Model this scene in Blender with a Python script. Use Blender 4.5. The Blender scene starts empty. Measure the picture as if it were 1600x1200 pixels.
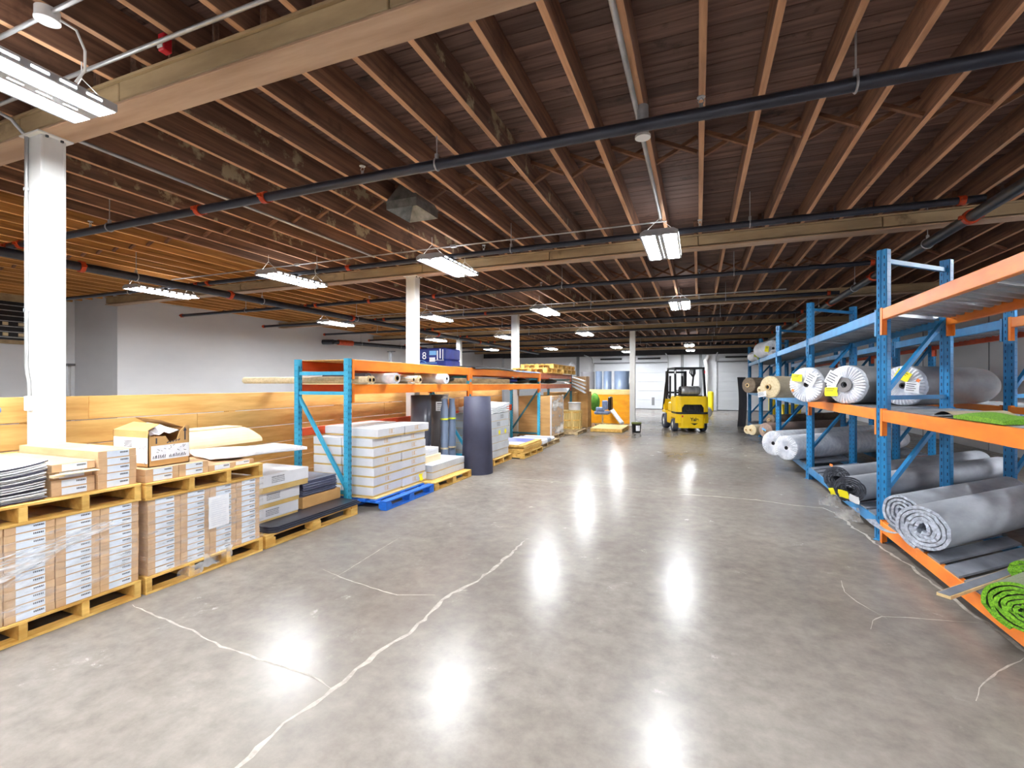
import bpy, math, random
from mathutils import Vector, Matrix
random.seed(7)
SC = bpy.context.scene
COL = SC.collection

# ------------------------------------------------------------------ camera, world, exposure
cam_d = bpy.data.cameras.new('camera')
cam = bpy.data.objects.new('camera', cam_d)
COL.objects.link(cam)
cam.location = (0, 0, 1.6)
cam.rotation_euler = (math.radians(90), 0, math.atan(291 / 745.0))
cam_d.sensor_width = 36
cam_d.lens = 745 / 1600 * 36
cam_d.clip_start = 0.05
cam_d.clip_end = 100
SC.camera = cam
w = bpy.data.worlds.new('world')
SC.world = w
w.use_nodes = True
w.node_tree.nodes['Background'].inputs[0].default_value = (0.8, 0.85, 0.9, 1)
w.node_tree.nodes['Background'].inputs[1].default_value = 0.3
SC.view_settings.view_transform = 'Standard'
SC.view_settings.look = 'None'
SC.view_settings.gamma = 1
SC.view_settings.use_curve_mapping = False
SC.view_settings.exposure = 1.15
SC.cycles.use_denoising = True
SC.cycles.max_bounces = 10
SC.cycles.diffuse_bounces = 6
SC.cycles.transparent_max_bounces = 12
LAMP = 82.0      # radiance of the LED diffusers
SLOT = 9.0      # radiance of the slots in the lamp reflectors

# ------------------------------------------------------------------ helpers
PI = math.pi


class MB:
    """collects faces, builds ONE mesh object"""

    def __init__(s):
        s.v, s.f, s.m, s.s = [], [], [], []

    def face(s, pts, m=0, smooth=False):
        b = len(s.v)
        s.v += [tuple(p) for p in pts]
        s.f.append(tuple(range(b, b + len(pts))))
        s.m.append(m)
        s.s.append(smooth)

    def faces(s, verts, faces, m=0, smooth=False):
        b = len(s.v)
        s.v += [tuple(p) for p in verts]
        for f in faces:
            s.f.append(tuple(b + i for i in f))
            s.m.append(m)
            s.s.append(smooth)

    def box(s, x0, y0, z0, x1, y1, z1, m=0, bev=0.0, M=None):
        if bev <= 0:
            vs = [(x0, y0, z0), (x1, y0, z0), (x1, y1, z0), (x0, y1, z0), (x0, y0, z1), (x1, y0, z1), (x1, y1, z1), (x0, y1, z1)]
            fs = [(0, 3, 2, 1), (4, 5, 6, 7), (0, 1, 5, 4), (1, 2, 6, 5), (2, 3, 7, 6), (3, 0, 4, 7)]
        else:
            lo, hi = (x0, y0, z0), (x1, y1, z1)
            idx, vs = {}, []
            for c in range(8):
                sg = [(c >> a) & 1 for a in range(3)]
                for a in range(3):
                    p = [(hi[k] if sg[k] else lo[k]) + ((-bev if sg[k] else bev) if k != a else 0) for k in range(3)]
                    idx[(c, a)] = len(vs)
                    vs.append(tuple(p))
            fs = []

            def add(ids):
                pts = [Vector(vs[i]) for i in ids]
                n = (pts[1] - pts[0]).cross(pts[2] - pts[0])
                ctr = sum(pts, Vector()) / len(pts) - Vector([(lo[k] + hi[k]) / 2 for k in range(3)])
                fs.append(tuple(ids) if n.dot(ctr) > 0 else tuple(reversed(ids)))
            for a in range(3):
                b, c = (a + 1) % 3, (a + 2) % 3
                for sgn in (0, 1):
                    q = [sgn << a | i << b | j << c for i, j in ((0, 0), (1, 0), (1, 1), (0, 1))]
                    add([idx[(k, a)] for k in q])
            for a in range(3):
                b, c = (a + 1) % 3, (a + 2) % 3
                for i in (0, 1):
                    for j in (0, 1):
                        k0, k1 = i << b | j << c, i << b | j << c | 1 << a
                        add([idx[(k0, b)], idx[(k0, c)], idx[(k1, c)], idx[(k1, b)]])
            for c in range(8):
                add([idx[(c, 0)], idx[(c, 1)], idx[(c, 2)]])
        if M is not None:
            vs = [tuple(M @ Vector(v)) for v in vs]
        s.faces(vs, fs, m)
        return s

    def bar(s, p0, p1, wd, ht, m=0, up=(0, 0, 1), bev=0):
        p0, p1 = Vector(p0), Vector(p1)
        y = (p1 - p0).normalized()
        x = y.cross(Vector(up))
        if x.length < 1e-4:
            x = Vector((1, 0, 0))
        x.normalize()
        z = x.cross(y)
        M = Matrix((x, y, z)).transposed().to_4x4()
        M.translation = p0
        s.box(-wd / 2, 0, -ht / 2, wd / 2, (p1 - p0).length, ht / 2, m, bev, M)
        return s

    def cyl(s, p0, p1, r0, r1=None, n=16, m=0, mc=None, caps=(True, True), smooth=True):
        r1 = r0 if r1 is None else r1
        mc = m if mc is None else mc
        p0, p1 = Vector(p0), Vector(p1)
        d = (p1 - p0).normalized()
        a = d.orthogonal().normalized()
        b = d.cross(a)
        A, B = [], []
        for i in range(n):
            t = 2 * PI * i / n
            u = a * math.cos(t) + b * math.sin(t)
            A.append(p0 + u * r0)
            B.append(p1 + u * r1)
        s.faces(A + B, [(i, (i + 1) % n, n + (i + 1) % n, n + i) for i in range(n)], m, smooth)
        if caps[0]:
            s.face(list(reversed(A)), mc)
        if caps[1]:
            s.face(B, mc)
        return s

    def ring(s, p0, p1, ro, ri, n=20, m=0, mi=None):
        """open tube with wall thickness"""
        mi = m if mi is None else mi
        s.cyl(p0, p1, ro, n=n, m=m, caps=(False, False))
        p0, p1 = Vector(p0), Vector(p1)
        d = (p1 - p0).normalized()
        a = d.orthogonal().normalized()
        b = d.cross(a)
        for i in range(n):
            t0, t1 = 2 * PI * i / n, 2 * PI * (i + 1) / n
            u0, u1 = a * math.cos(t0) + b * math.sin(t0), a * math.cos(t1) + b * math.sin(t1)
            s.face([p0 + u1 * ro, p0 + u0 * ro, p0 + u0 * ri, p0 + u1 * ri], m)
            s.face([p1 + u0 * ro, p1 + u1 * ro, p1 + u1 * ri, p1 + u0 * ri], m)
            s.face([p0 + u1 * ri, p0 + u0 * ri, p1 + u0 * ri, p1 + u1 * ri], mi, True)
        return s

    def tube(s, pts, r, n=8, m=0, smooth=True):
        pts = [Vector(p) for p in pts]
        rings = []
        a = None
        for i, p in enumerate(pts):
            d = (pts[min(i + 1, len(pts) - 1)] - pts[max(i - 1, 0)]).normalized()
            if a is None:
                a = d.orthogonal().normalized()
            a = (a - d * a.dot(d)).normalized()
            b = d.cross(a)
            rings.append([p + (a * math.cos(2 * PI * k / n) + b * math.sin(2 * PI * k / n)) * r for k in range(n)])
        vs = [q for rg in rings for q in rg]
        fs = [(i * n + k, i * n + (k + 1) % n, (i + 1) * n + (k + 1) % n, (i + 1) * n + k) for i in range(len(pts) - 1) for k in range(n)]
        s.faces(vs, fs, m, smooth)
        s.face(list(reversed(rings[0])), m)
        s.face(rings[-1], m)
        return s

    def prism(s, poly, h0, h1, fn, m=0, smooth=False):
        """poly: 2-D outline (ccw), swept between h0 and h1; fn(u, v, h) -> point"""
        n = len(poly)
        A = [fn(u, v, h0) for u, v in poly]
        B = [fn(u, v, h1) for u, v in poly]
        s.faces(A + B, [(i, (i + 1) % n, n + (i + 1) % n, n + i) for i in range(n)], m, smooth)
        s.face(list(reversed(A)), m)
        s.face(B, m)
        return s

    def grid(s, P, m=0, smooth=True, closed=False):
        nr, nc = len(P), len(P[0])
        vs = [q for r in P for q in r]
        fs = []
        for i in range(nr - 1):
            for j in range(nc if closed else nc - 1):
                k = (j + 1) % nc
                fs.append((i * nc + j, i * nc + k, (i + 1) * nc + k, (i + 1) * nc + j))
        s.faces(vs, fs, m, smooth)
        return s

    def lathe(s, prof, n=24, m=0, c=(0, 0, 0), smooth=True):
        P = [[(c[0] + r * math.cos(2 * PI * k / n), c[1] + r * math.sin(2 * PI * k / n), c[2] + z) for k in range(n)] for r, z in prof]
        return s.grid(P, m, smooth, True)

    def mesh(s, name, mats, off=(0, 0, 0)):
        me = bpy.data.meshes.new(name)
        me.from_pydata([(x - off[0], y - off[1], z - off[2]) for x, y, z in s.v], [], s.f)
        if not isinstance(mats, (list, tuple)):
            mats = [mats]
        for q in mats:
            me.materials.append(q)
        me.polygons.foreach_set('material_index', s.m)
        me.polygons.foreach_set('use_smooth', s.s)
        me.update()
        return me

    def build(s, name, mats, parent=None, at=None):
        """vertices in world coordinates; the object's origin is AT (default: its parent's place)"""
        base = wloc(parent) if parent is not None else Vector((0, 0, 0))
        org = Vector(at) if at is not None else base
        o = bpy.data.objects.new(name, s.mesh(name, mats, org))
        COL.objects.link(o)
        o.parent = parent
        o.location = org - base
        return o

    def local(s, name, mats, parent=None, loc=(0, 0, 0), rot=(0, 0, 0)):
        o = bpy.data.objects.new(name, s.mesh(name, mats))
        COL.objects.link(o)
        o.parent = parent
        o.location = loc
        o.rotation_euler = rot
        return o


def wloc(o):
    p = Vector((0, 0, 0))
    while o is not None:
        p += o.location
        o = o.parent
    return p


def inst(name, me, parent=None, loc=(0, 0, 0), rot=(0, 0, 0)):
    o = bpy.data.objects.new(name, me)
    COL.objects.link(o)
    o.parent = parent
    o.location = loc
    o.rotation_euler = rot
    return o


def tag(o, label=None, cat=None, group=None, kind=None):
    if label:
        o['label'] = label
    if cat:
        o['category'] = cat
    if group:
        o['group'] = group
    if kind:
        o['kind'] = kind
    return o


def thing(name, label, cat, loc=(0, 0, 0), rotz=0.0, group=None, kind=None):
    o = bpy.data.objects.new(name, None)
    COL.objects.link(o)
    o.location = loc
    o.rotation_euler = (0, 0, rotz)
    return tag(o, label, cat, group, kind)


ORD = ['zeroth', 'first', 'second', 'third', 'fourth', 'fifth', 'sixth', 'seventh', 'eighth', 'ninth', 'tenth', 'eleventh', 'twelfth', 'thirteenth', 'fourteenth', 'fifteenth', 'sixteenth']
RZ = math.radians(-44)                 # rolls on the slanted racks point this way (local +Y)
DX, DY = math.sin(-RZ), math.cos(RZ)   # (0.695, 0.719)


# ------------------------------------------------------------------ materials
def lin(c):
    return tuple(((x / 255) / 12.92 if x / 255 <= 0.04045 else ((x / 255 + 0.055) / 1.055) ** 2.4) for x in c) + (1.0,)


def mat(name, c1, c2=None, rough=0.5, metal=0.0, scale=(6, 6, 6), detail=4, bump=0.0, rnd=0.0, lo=0.35, hi=0.65, spec=0.5, spots=None):
    """c1/c2 in sRGB 0-255 mixed by a stretched object-space noise; rnd: value variation from object to object"""
    m = bpy.data.materials.new(name)
    m.use_nodes = True
    nt = m.node_tree
    N, L = nt.nodes, nt.links
    b = N['Principled BSDF']
    b.inputs['Roughness'].default_value = rough
    b.inputs['Metallic'].default_value = metal
    b.inputs['Specular IOR Level'].default_value = spec
    a1 = lin(c1)
    if c2 is None and not rnd and not bump and spots is None:
        b.inputs['Base Color'].default_value = a1
        return m
    tc = N.new('ShaderNodeTexCoord')
    oi = N.new('ShaderNodeObjectInfo')
    mul = N.new('ShaderNodeMath')
    mul.operation = 'MULTIPLY'
    mul.inputs[1].default_value = 53.0
    L.new(oi.outputs['Random'], mul.inputs[0])
    add = N.new('ShaderNodeVectorMath')
    add.operation = 'ADD'
    L.new(tc.outputs['Object'], add.inputs[0])
    L.new(mul.outputs[0], add.inputs[1])
    mp = N.new('ShaderNodeVectorMath')
    mp.operation = 'MULTIPLY'
    mp.inputs[1].default_value = scale
    L.new(add.outputs[0], mp.inputs[0])
    nz = N.new('ShaderNodeTexNoise')
    nz.inputs['Scale'].default_value = 1.0
    nz.inputs['Detail'].default_value = detail
    nz.inputs['Roughness'].default_value = 0.6
    L.new(mp.outputs[0], nz.inputs['Vector'])
    cr = N.new('ShaderNodeValToRGB')
    cr.color_ramp.elements[0].position = lo
    cr.color_ramp.elements[1].position = hi
    cr.color_ramp.elements[0].color = a1
    cr.color_ramp.elements[1].color = lin(c2) if c2 else a1
    L.new(nz.outputs['Fac'], cr.inputs[0])
    out = cr.outputs[0]
    if spots is not None:      # (colour, noise scale, threshold, softness): stains with a shape of their own
        sc_, ns_, th_, so_ = spots
        n2 = N.new('ShaderNodeTexNoise')
        n2.inputs['Scale'].default_value = ns_
        n2.inputs['Detail'].default_value = 6
        n2.inputs['Roughness'].default_value = 0.65
        L.new(add.outputs[0], n2.inputs['Vector'])
        mr = N.new('ShaderNodeMapRange')
        mr.inputs[1].default_value = th_
        mr.inputs[2].default_value = th_ + so_
        L.new(n2.outputs['Fac'], mr.inputs[0])
        mx = N.new('ShaderNodeMix')
        mx.data_type = 'RGBA'
        L.new(mr.outputs[0], mx.inputs[0])
        L.new(out, mx.inputs[6])
        mx.inputs[7].default_value = lin(sc_)
        out = mx.outputs[2]
    if rnd:
        mr = N.new('ShaderNodeMapRange')
        mr.inputs[3].default_value = 1 - rnd
        mr.inputs[4].default_value = 1 + rnd
        L.new(oi.outputs['Random'], mr.inputs[0])
        hs = N.new('ShaderNodeHueSaturation')
        L.new(mr.outputs[0], hs.inputs['Value'])
        L.new(out, hs.inputs['Color'])
        out = hs.outputs[0]
    L.new(out, b.inputs['Base Color'])
    if bump:
        bp = N.new('ShaderNodeBump')
        bp.inputs['Strength'].default_value = bump
        bp.inputs['Distance'].default_value = 0.01
        L.new(nz.outputs['Fac'], bp.inputs['Height'])
        L.new(bp.outputs[0], b.inputs['Normal'])
    return m


def emit(name, col, k):
    m = bpy.data.materials.new(name)
    m.use_nodes = True
    b = m.node_tree.nodes['Principled BSDF']
    b.inputs['Base Color'].default_value = (0.9, 0.9, 0.9, 1)
    b.inputs['Emission Color'].default_value = col
    b.inputs['Emission Strength'].default_value = k
    return m


def film(name, col, alpha, scale=(2, 40, 40)):
    """clear plastic: glossy, partly see-through, with milky streaks"""
    m = mat(name, col, rough=0.12)
    nt = m.node_tree
    N, L = nt.nodes, nt.links
    tc = N.new('ShaderNodeTexCoord')
    mp = N.new('ShaderNodeVectorMath')
    mp.operation = 'MULTIPLY'
    mp.inputs[1].default_value = scale
    L.new(tc.outputs['Object'], mp.inputs[0])
    nz = N.new('ShaderNodeTexNoise')
    nz.inputs['Scale'].default_value = 1
    nz.inputs['Detail'].default_value = 3
    L.new(mp.outputs[0], nz.inputs['Vector'])
    mr = N.new('ShaderNodeMapRange')
    mr.inputs[1].default_value = 0.45
    mr.inputs[2].default_value = 0.75
    mr.inputs[3].default_value = alpha * 0.3
    mr.inputs[4].default_value = alpha * 2.2
    L.new(nz.outputs['Fac'], mr.inputs[0])
    L.new(mr.outputs[0], N['Principled BSDF'].inputs['Alpha'])
    return m


MAT = {}
MAT['plank'] = mat('roof_plank_wood', (124, 94, 82), (86, 62, 54), 0.75, scale=(1.2, 22, 10), bump=0.2, rnd=0.28, spots=((48, 34, 28), 2.6, 0.58, 0.12))
MAT['joist'] = mat('joist_wood', (146, 106, 82), (98, 69, 53), 0.7, scale=(22, 1.0, 22), bump=0.15, rnd=0.2, spots=((72, 48, 38), 1.7, 0.57, 0.15))
MAT['joist_stained'] = mat('stained_joist_wood', (134, 98, 78), (88, 63, 50), 0.75, scale=(22, 1.0, 22), bump=0.15, rnd=0.2, spots=((176, 160, 128), 3.6, 0.55, 0.08))
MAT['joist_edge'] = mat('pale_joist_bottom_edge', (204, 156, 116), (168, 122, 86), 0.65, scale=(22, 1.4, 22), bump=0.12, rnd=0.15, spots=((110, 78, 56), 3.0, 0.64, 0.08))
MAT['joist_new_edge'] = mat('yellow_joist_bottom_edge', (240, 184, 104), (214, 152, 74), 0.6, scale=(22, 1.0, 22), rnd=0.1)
MAT['joist_new'] = mat('yellow_joist_wood', (200, 142, 76), (150, 100, 48), 0.6, scale=(22, 1.0, 22), bump=0.12, rnd=0.15)
MAT['bridging'] = mat('bridging_wood', (134, 92, 64), (92, 58, 40), 0.75, scale=(3, 20, 20), rnd=0.2)
MAT['beam'] = mat('tan_painted_beam', (182, 158, 120), (152, 128, 94), 0.55, scale=(1.2, 5, 5), bump=0.1, spots=((112, 92, 64), 1.3, 0.6, 0.1))
MAT['beam_flange'] = mat('tan_painted_flange', (182, 152, 124), (156, 124, 96), 0.45, scale=(0.8, 7, 7))
MAT['column'] = mat('white_column_paint', (222, 222, 220), (212, 212, 210), 0.45, scale=(4, 4, 2), spots=((150, 145, 140), 9, 0.74, 0.03))
MAT['wall'] = mat('grey_wall_paint', (216, 217, 220), (208, 209, 213), 0.7, scale=(0.5, 0.5, 1.2), bump=0.02)
MAT['wall_white'] = mat('white_wall_paint', (222, 224, 228), (212, 214, 219), 0.6, scale=(0.6, 0.6, 1.2))
MAT['dark_steel'] = mat('dark_steel', (46, 46, 52), (34, 34, 40), 0.5, scale=(3, 3, 3))
MAT['pipe'] = mat('dark_pipe', (58, 60, 70), (44, 46, 56), 0.32, metal=0.35, scale=(2, 6, 6))
MAT['pipe_main'] = mat('main_pipe', (92, 92, 92), (62, 62, 64), 0.34, metal=0.5, scale=(6, 1, 6))
MAT['coupling'] = mat('orange_coupling', (214, 78, 28), (180, 58, 20), 0.45, scale=(10, 10, 10))
MAT['galv'] = mat('galvanised_metal', (196, 198, 200), (166, 168, 172), 0.35, metal=0.6, scale=(8, 8, 8))
MAT['conduit'] = mat('conduit_metal', (190, 190, 190), (164, 165, 166), 0.3, metal=0.5, scale=(5, 5, 5))
MAT['white_metal'] = mat('white_metal', (232, 232, 230), rough=0.35)
MAT['lamp_grey'] = mat('lamp_reflector', (180, 182, 186), rough=0.3, metal=0.3)
MAT['diffuser'] = emit('led_diffuser', (0.94, 0.975, 1.0, 1), LAMP)
MAT['slot'] = emit('lamp_slot_glow', (0.94, 0.975, 1.0, 1), SLOT)
MAT['red'] = mat('red_plastic', (190, 24, 40), rough=0.4)
MAT['duct'] = mat('duct_metal', (150, 150, 146), (112, 114, 112), 0.4, metal=0.55, scale=(9, 9, 9))
MAT['crack'] = mat('filled_crack', (172, 164, 153), (138, 131, 122), 0.8, scale=(20, 20, 1))
MAT['pine'] = mat('pine_board', (234, 190, 116), (208, 156, 82), 0.55, scale=(30, 1.3, 11), bump=0.08, rnd=0.1, spots=((110, 68, 30), 6.0, 0.69, 0.03))
MAT['pallet'] = mat('pallet_wood', (226, 186, 104), (190, 144, 66), 0.7, scale=(14, 3, 14), bump=0.15, rnd=0.13)
MAT['pallet_grey'] = mat('weathered_pallet_wood', (196, 172, 132), (152, 128, 94), 0.75, scale=(14, 3, 14), bump=0.15, rnd=0.13)
MAT['pallet_blue'] = mat('blue_painted_pallet', (28, 112, 214), (20, 88, 180), 0.55, scale=(6, 6, 6), rnd=0.06)
MAT['kraft'] = mat('kraft_cardboard', (206, 172, 134), (190, 154, 116), 0.7, scale=(3, 3, 8), rnd=0.06)
MAT['kraft_dark'] = mat('dark_kraft_cardboard', (200, 156, 98), (180, 136, 80), 0.7, scale=(2, 2, 5), rnd=0.05)
MAT['sticker'] = mat('pale_sticker', (222, 230, 240), (206, 216, 230), 0.45, scale=(8, 8, 8))
MAT['print'] = mat('dark_print', (52, 54, 66), rough=0.6)
MAT['print_tan'] = mat('tan_print', (206, 166, 112), rough=0.6)
MAT['white_card'] = mat('white_carton_board', (218, 219, 224), (204, 205, 211), 0.5, scale=(3, 3, 3), rnd=0.03)
MAT['grey_card'] = mat('pale_grey_carton', (200, 204, 209), (182, 187, 194), 0.5, scale=(3, 3, 3), rnd=0.04)
MAT['tan_base'] = mat('tan_carton_base', (206, 176, 112), (188, 156, 92), 0.65, scale=(3, 3, 3))
MAT['paper'] = mat('white_paper', (244, 245, 248), (232, 234, 240), 0.6, scale=(20, 20, 20))
MAT['tile_top'] = mat('carpet_tile_backing', (226, 226, 228), (206, 206, 212), 0.8, scale=(30, 30, 30))
MAT['tile_dark'] = mat('carpet_tile_pile', (74, 70, 88), (46, 44, 58), 0.9, scale=(40, 40, 40))
MAT['rubber'] = mat('dark_rubber_mat', (48, 50, 64), (38, 40, 52), 0.35, scale=(12, 12, 12))
MAT['slate'] = mat('slate_vinyl_tile', (84, 88, 112), (66, 70, 94), 0.4, scale=(12, 12, 12), rnd=0.1)
MAT['cream'] = mat('cream_board', (240, 222, 184), (228, 206, 164), 0.5, scale=(2, 2, 2))
MAT['blue'] = mat('rack_blue_paint', (34, 132, 190), (24, 110, 166), 0.38, scale=(5, 5, 3), spots=((150, 180, 200), 9, 0.7, 0.05))
MAT['cyan'] = mat('rack_cyan_paint', (64, 172, 206), (44, 148, 186), 0.4, scale=(5, 5, 3), spots=((120, 120, 120), 9, 0.72, 0.05))
MAT['teal'] = mat('rack_teal_paint', (52, 118, 134), (40, 98, 114), 0.45, scale=(5, 5, 3))
MAT['hole'] = mat('post_slot_shadow', (18, 52, 84), rough=0.8)
MAT['orange'] = mat('rack_orange_paint', (243, 138, 34), (228, 116, 22), 0.4, scale=(2, 2, 6), spots=((244, 196, 150), 4, 0.7, 0.05))
MAT['orange_red'] = mat('rack_red_orange_paint', (224, 84, 30), (202, 68, 22), 0.45, scale=(3, 3, 6))
MAT['salmon'] = mat('faded_red_beam_paint', (196, 120, 92), (170, 98, 74), 0.55, scale=(3, 3, 6))
MAT['deck'] = mat('corrugated_steel_deck', (168, 172, 176), (138, 142, 148), 0.4, metal=0.2, scale=(2, 2, 2))
MAT['deck_plank'] = mat('grey_deck_plank', (136, 140, 150), (108, 112, 122), 0.45, metal=0.2, scale=(6, 2, 2), rnd=0.12)
MAT['gap'] = mat('black_underside', (26, 27, 32), rough=0.7)
MAT['grey_carpet'] = mat('grey_carpet_back', (166, 170, 178), (140, 144, 152), 0.6, scale=(5, 2, 5), bump=0.1, rnd=0.06)
MAT['grey_carpet_edge'] = mat('grey_carpet_edge', (196, 204, 218), (150, 156, 170), 0.7, scale=(40, 40, 40))
MAT['char_carpet'] = mat('charcoal_carpet_pile', (58, 62, 72), (34, 36, 44), 0.85, scale=(60, 60, 60), bump=0.4)
MAT['char_roll'] = mat('grey_wrapped_carpet', (150, 152, 156), (118, 120, 124), 0.4, scale=(4, 1, 4), bump=0.1)
MAT['wrap'] = mat('grey_plastic_wrap', (146, 146, 148), (120, 120, 122), 0.3, scale=(5, 2, 5), bump=0.12, rnd=0.05)
MAT['wrap_white'] = mat('white_plastic_wrap', (236, 238, 244), (206, 210, 220), 0.28, scale=(14, 14, 14), bump=0.3)
MAT['tan_roll'] = mat('tan_carpet_roll', (198, 184, 156), (176, 162, 134), 0.7, scale=(8, 3, 8))
MAT['tan_end'] = mat('tan_carpet_end', (226, 210, 174), (204, 186, 148), 0.7, scale=(30, 30, 30))
MAT['brown_roll'] = mat('brown_carpet_roll', (128, 112, 96), (102, 88, 74), 0.8, scale=(20, 6, 20))
MAT['stripe_roll'] = mat('mauve_brown_roll_end', (166, 142, 130), (130, 108, 98), 0.7, scale=(60, 60, 60))
MAT['core'] = mat('cardboard_core', (214, 186, 140), (190, 160, 112), 0.7, scale=(10, 10, 10))
MAT['black'] = mat('black_plastic', (26, 27, 32), rough=0.4)
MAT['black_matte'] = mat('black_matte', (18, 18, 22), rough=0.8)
MAT['yellow_tag'] = mat('yellow_label', (250, 236, 32), rough=0.5)
MAT['lime_tag'] = mat('lime_label', (208, 220, 50), rough=0.5)
MAT['orange_tag'] = mat('orange_sticker', (240, 130, 60), rough=0.5)
MAT['turf'] = mat('green_turf', (128, 186, 34), (66, 118, 16), 0.85, scale=(120, 120, 120), bump=0.8)
MAT['turf_back'] = mat('turf_backing', (54, 74, 34), (30, 46, 20), 0.85, scale=(60, 60, 60), bump=0.4)
MAT['turf_grey'] = mat('turf_roll_outside', (128, 134, 108), (96, 104, 80), 0.8, scale=(90, 90, 90))
MAT['navy'] = mat('navy_vinyl', (52, 53, 74), (44, 45, 64), 0.65, scale=(3, 3, 3), spots=((110, 110, 128), 8, 0.74, 0.03))
MAT['charcoal_vinyl'] = mat('charcoal_vinyl', (84, 86, 98), (64, 66, 78), 0.3, scale=(3, 3, 1))
MAT['taupe_vinyl'] = mat('taupe_vinyl', (112, 104, 102), (92, 86, 86), 0.35, scale=(3, 3, 1))
MAT['blue_grey_roll'] = mat('blue_grey_sheet', (136, 152, 178), (112, 128, 154), 0.3, scale=(3, 3, 1), bump=0.1)
MAT['grey_sheet'] = mat('grey_sheet', (128, 126, 128), (110, 108, 112), 0.5, scale=(3, 3, 1))
MAT['bin_blue'] = mat('bright_blue_pack', (22, 44, 138), (14, 30, 106), 0.35, scale=(3, 3, 3))
MAT['sky_pack'] = mat('pale_blue_print', (120, 180, 232), rough=0.4)
MAT['violet'] = mat('violet_blue_film', (110, 122, 196), (92, 104, 180), 0.4, scale=(3, 3, 3))
MAT['truck_yellow'] = mat('forklift_yellow', (244, 204, 20), (234, 190, 14), 0.35, scale=(3, 3, 3))
MAT['tyre'] = mat('grey_rubber_tyre', (72, 76, 92), (58, 60, 74), 0.7, scale=(20, 20, 20))
MAT['tank'] = mat('aluminium_tank', (176, 178, 180), (150, 152, 154), 0.32, metal=0.5, scale=(6, 6, 6))
MAT['bollard'] = mat('bollard_yellow', (240, 214, 30), rough=0.4)
MAT['amber_ply'] = mat('amber_varnished_board', (246, 172, 26), (230, 148, 14), 0.35, scale=(3, 8, 6))
MAT['pale_ply'] = mat('pale_plywood', (236, 212, 152), (220, 192, 126), 0.6, scale=(2, 8, 8))
MAT['olive'] = mat('olive_lid', (92, 100, 40), rough=0.5)
MAT['green'] = mat('green_fabric', (92, 150, 40), (68, 118, 28), 0.8, scale=(9, 9, 9))
MAT['chair_blue'] = mat('blue_grey_upholstery', (130, 150, 186), (110, 128, 164), 0.6, scale=(8, 8, 8))
MAT['crate_wood'] = mat('pale_stave_wood', (224, 198, 132), (188, 158, 92), 0.7, scale=(12, 12, 2), rnd=0.12)
MAT['door'] = mat('white_door_panel', (208, 211, 216), (200, 203, 209), 0.4, scale=(1, 1, 4))
MAT['grey_line'] = mat('grey_seal', (120, 122, 126), rough=0.5)
MAT['tool_grey'] = mat('dark_grey_tool_plastic', (84, 90, 102), (64, 70, 82), 0.45, scale=(5, 5, 5))
MAT['tool_orange'] = mat('orange_tool_plastic', (240, 160, 40), rough=0.4)
MAT['strip_blue'] = mat('navy_strip', (30, 60, 130), rough=0.4)
MAT['film_strand'] = film('twisted_white_film', (245, 247, 250), 0.55, scale=(3, 3, 30))
MAT['film_milky'] = film('milky_wrap', (240, 242, 245), 0.62, scale=(2, 1.2, 4))
MAT['print_grey'] = mat('grey_print', (128, 130, 138), rough=0.6)
MAT['film_soft'] = film('loose_clear_film', (245, 247, 250), 0.30, scale=(5, 5, 5))
MAT['film'] = film('clear_stretch_film', (245, 247, 250), 0.16, scale=(3, 5, 26))
MAT['film_streak'] = film('milky_stretch_film', (245, 247, 250), 0.42, scale=(3, 14, 40))

# concrete floor
fm = bpy.data.materials.new('polished_concrete')
fm.use_nodes = True
N, L = fm.node_tree.nodes, fm.node_tree.links
B = N['Principled BSDF']
tc = N.new('ShaderNodeTexCoord')


def noise(scale, detail=5, rough=0.6, dist=0.0):
    n = N.new('ShaderNodeTexNoise')
    n.inputs['Scale'].default_value = scale
    n.inputs['Detail'].default_value = detail
    n.inputs['Roughness'].default_value = rough
    n.inputs['Distortion'].default_value = dist
    L.new(tc.outputs['Object'], n.inputs['Vector'])
    return n


n1, n2, n3 = noise(0.5, 6, 0.6, 0.3), noise(7.5, 8, 0.7), noise(2.6, 8, 0.75, 0.3)
cr = N.new('ShaderNodeValToRGB')
cr.color_ramp.elements[0].position, cr.color_ramp.elements[1].position = 0.3, 0.7
cr.color_ramp.elements[0].color, cr.color_ramp.elements[1].color = lin((108, 98, 90)), lin((136, 128, 119))
L.new(n1.outputs['Fac'], cr.inputs[0])
mx = N.new('ShaderNodeMix')
mx.data_type = 'RGBA'
mx.blend_type = 'OVERLAY'
mx.inputs[0].default_value = 0.5
L.new(cr.outputs[0], mx.inputs[6])
L.new(n2.outputs['Fac'], mx.inputs[7])
hs = N.new('ShaderNodeHueSaturation')
hs.inputs['Saturation'].default_value = 0.8
L.new(mx.outputs[2], hs.inputs['Color'])
sp = N.new('ShaderNodeMapRange')           # pale worn spots
sp.inputs[1].default_value, sp.inputs[2].default_value = 0.60, 0.74
L.new(n3.outputs['Fac'], sp.inputs[0])
m3 = N.new('ShaderNodeMath')
m3.operation = 'MULTIPLY'
m3.inputs[1].default_value = 0.45
L.new(sp.outputs[0], m3.inputs[0])
mx2 = N.new('ShaderNodeMix')
mx2.data_type = 'RGBA'
L.new(m3.outputs[0], mx2.inputs[0])
L.new(hs.outputs[0], mx2.inputs[6])
mx2.inputs[7].default_value = lin((168, 163, 155))
L.new(mx2.outputs[2], B.inputs['Base Color'])
rr = N.new('ShaderNodeMapRange')
rr.inputs[1].default_value, rr.inputs[2].default_value = 0.3, 0.7
rr.inputs[3].default_value, rr.inputs[4].default_value = 0.22, 0.28
L.new(n3.outputs['Fac'], rr.inputs[0])
L.new(rr.outputs[0], B.inputs['Roughness'])
B.inputs['Specular IOR Level'].default_value = 0.14
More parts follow.
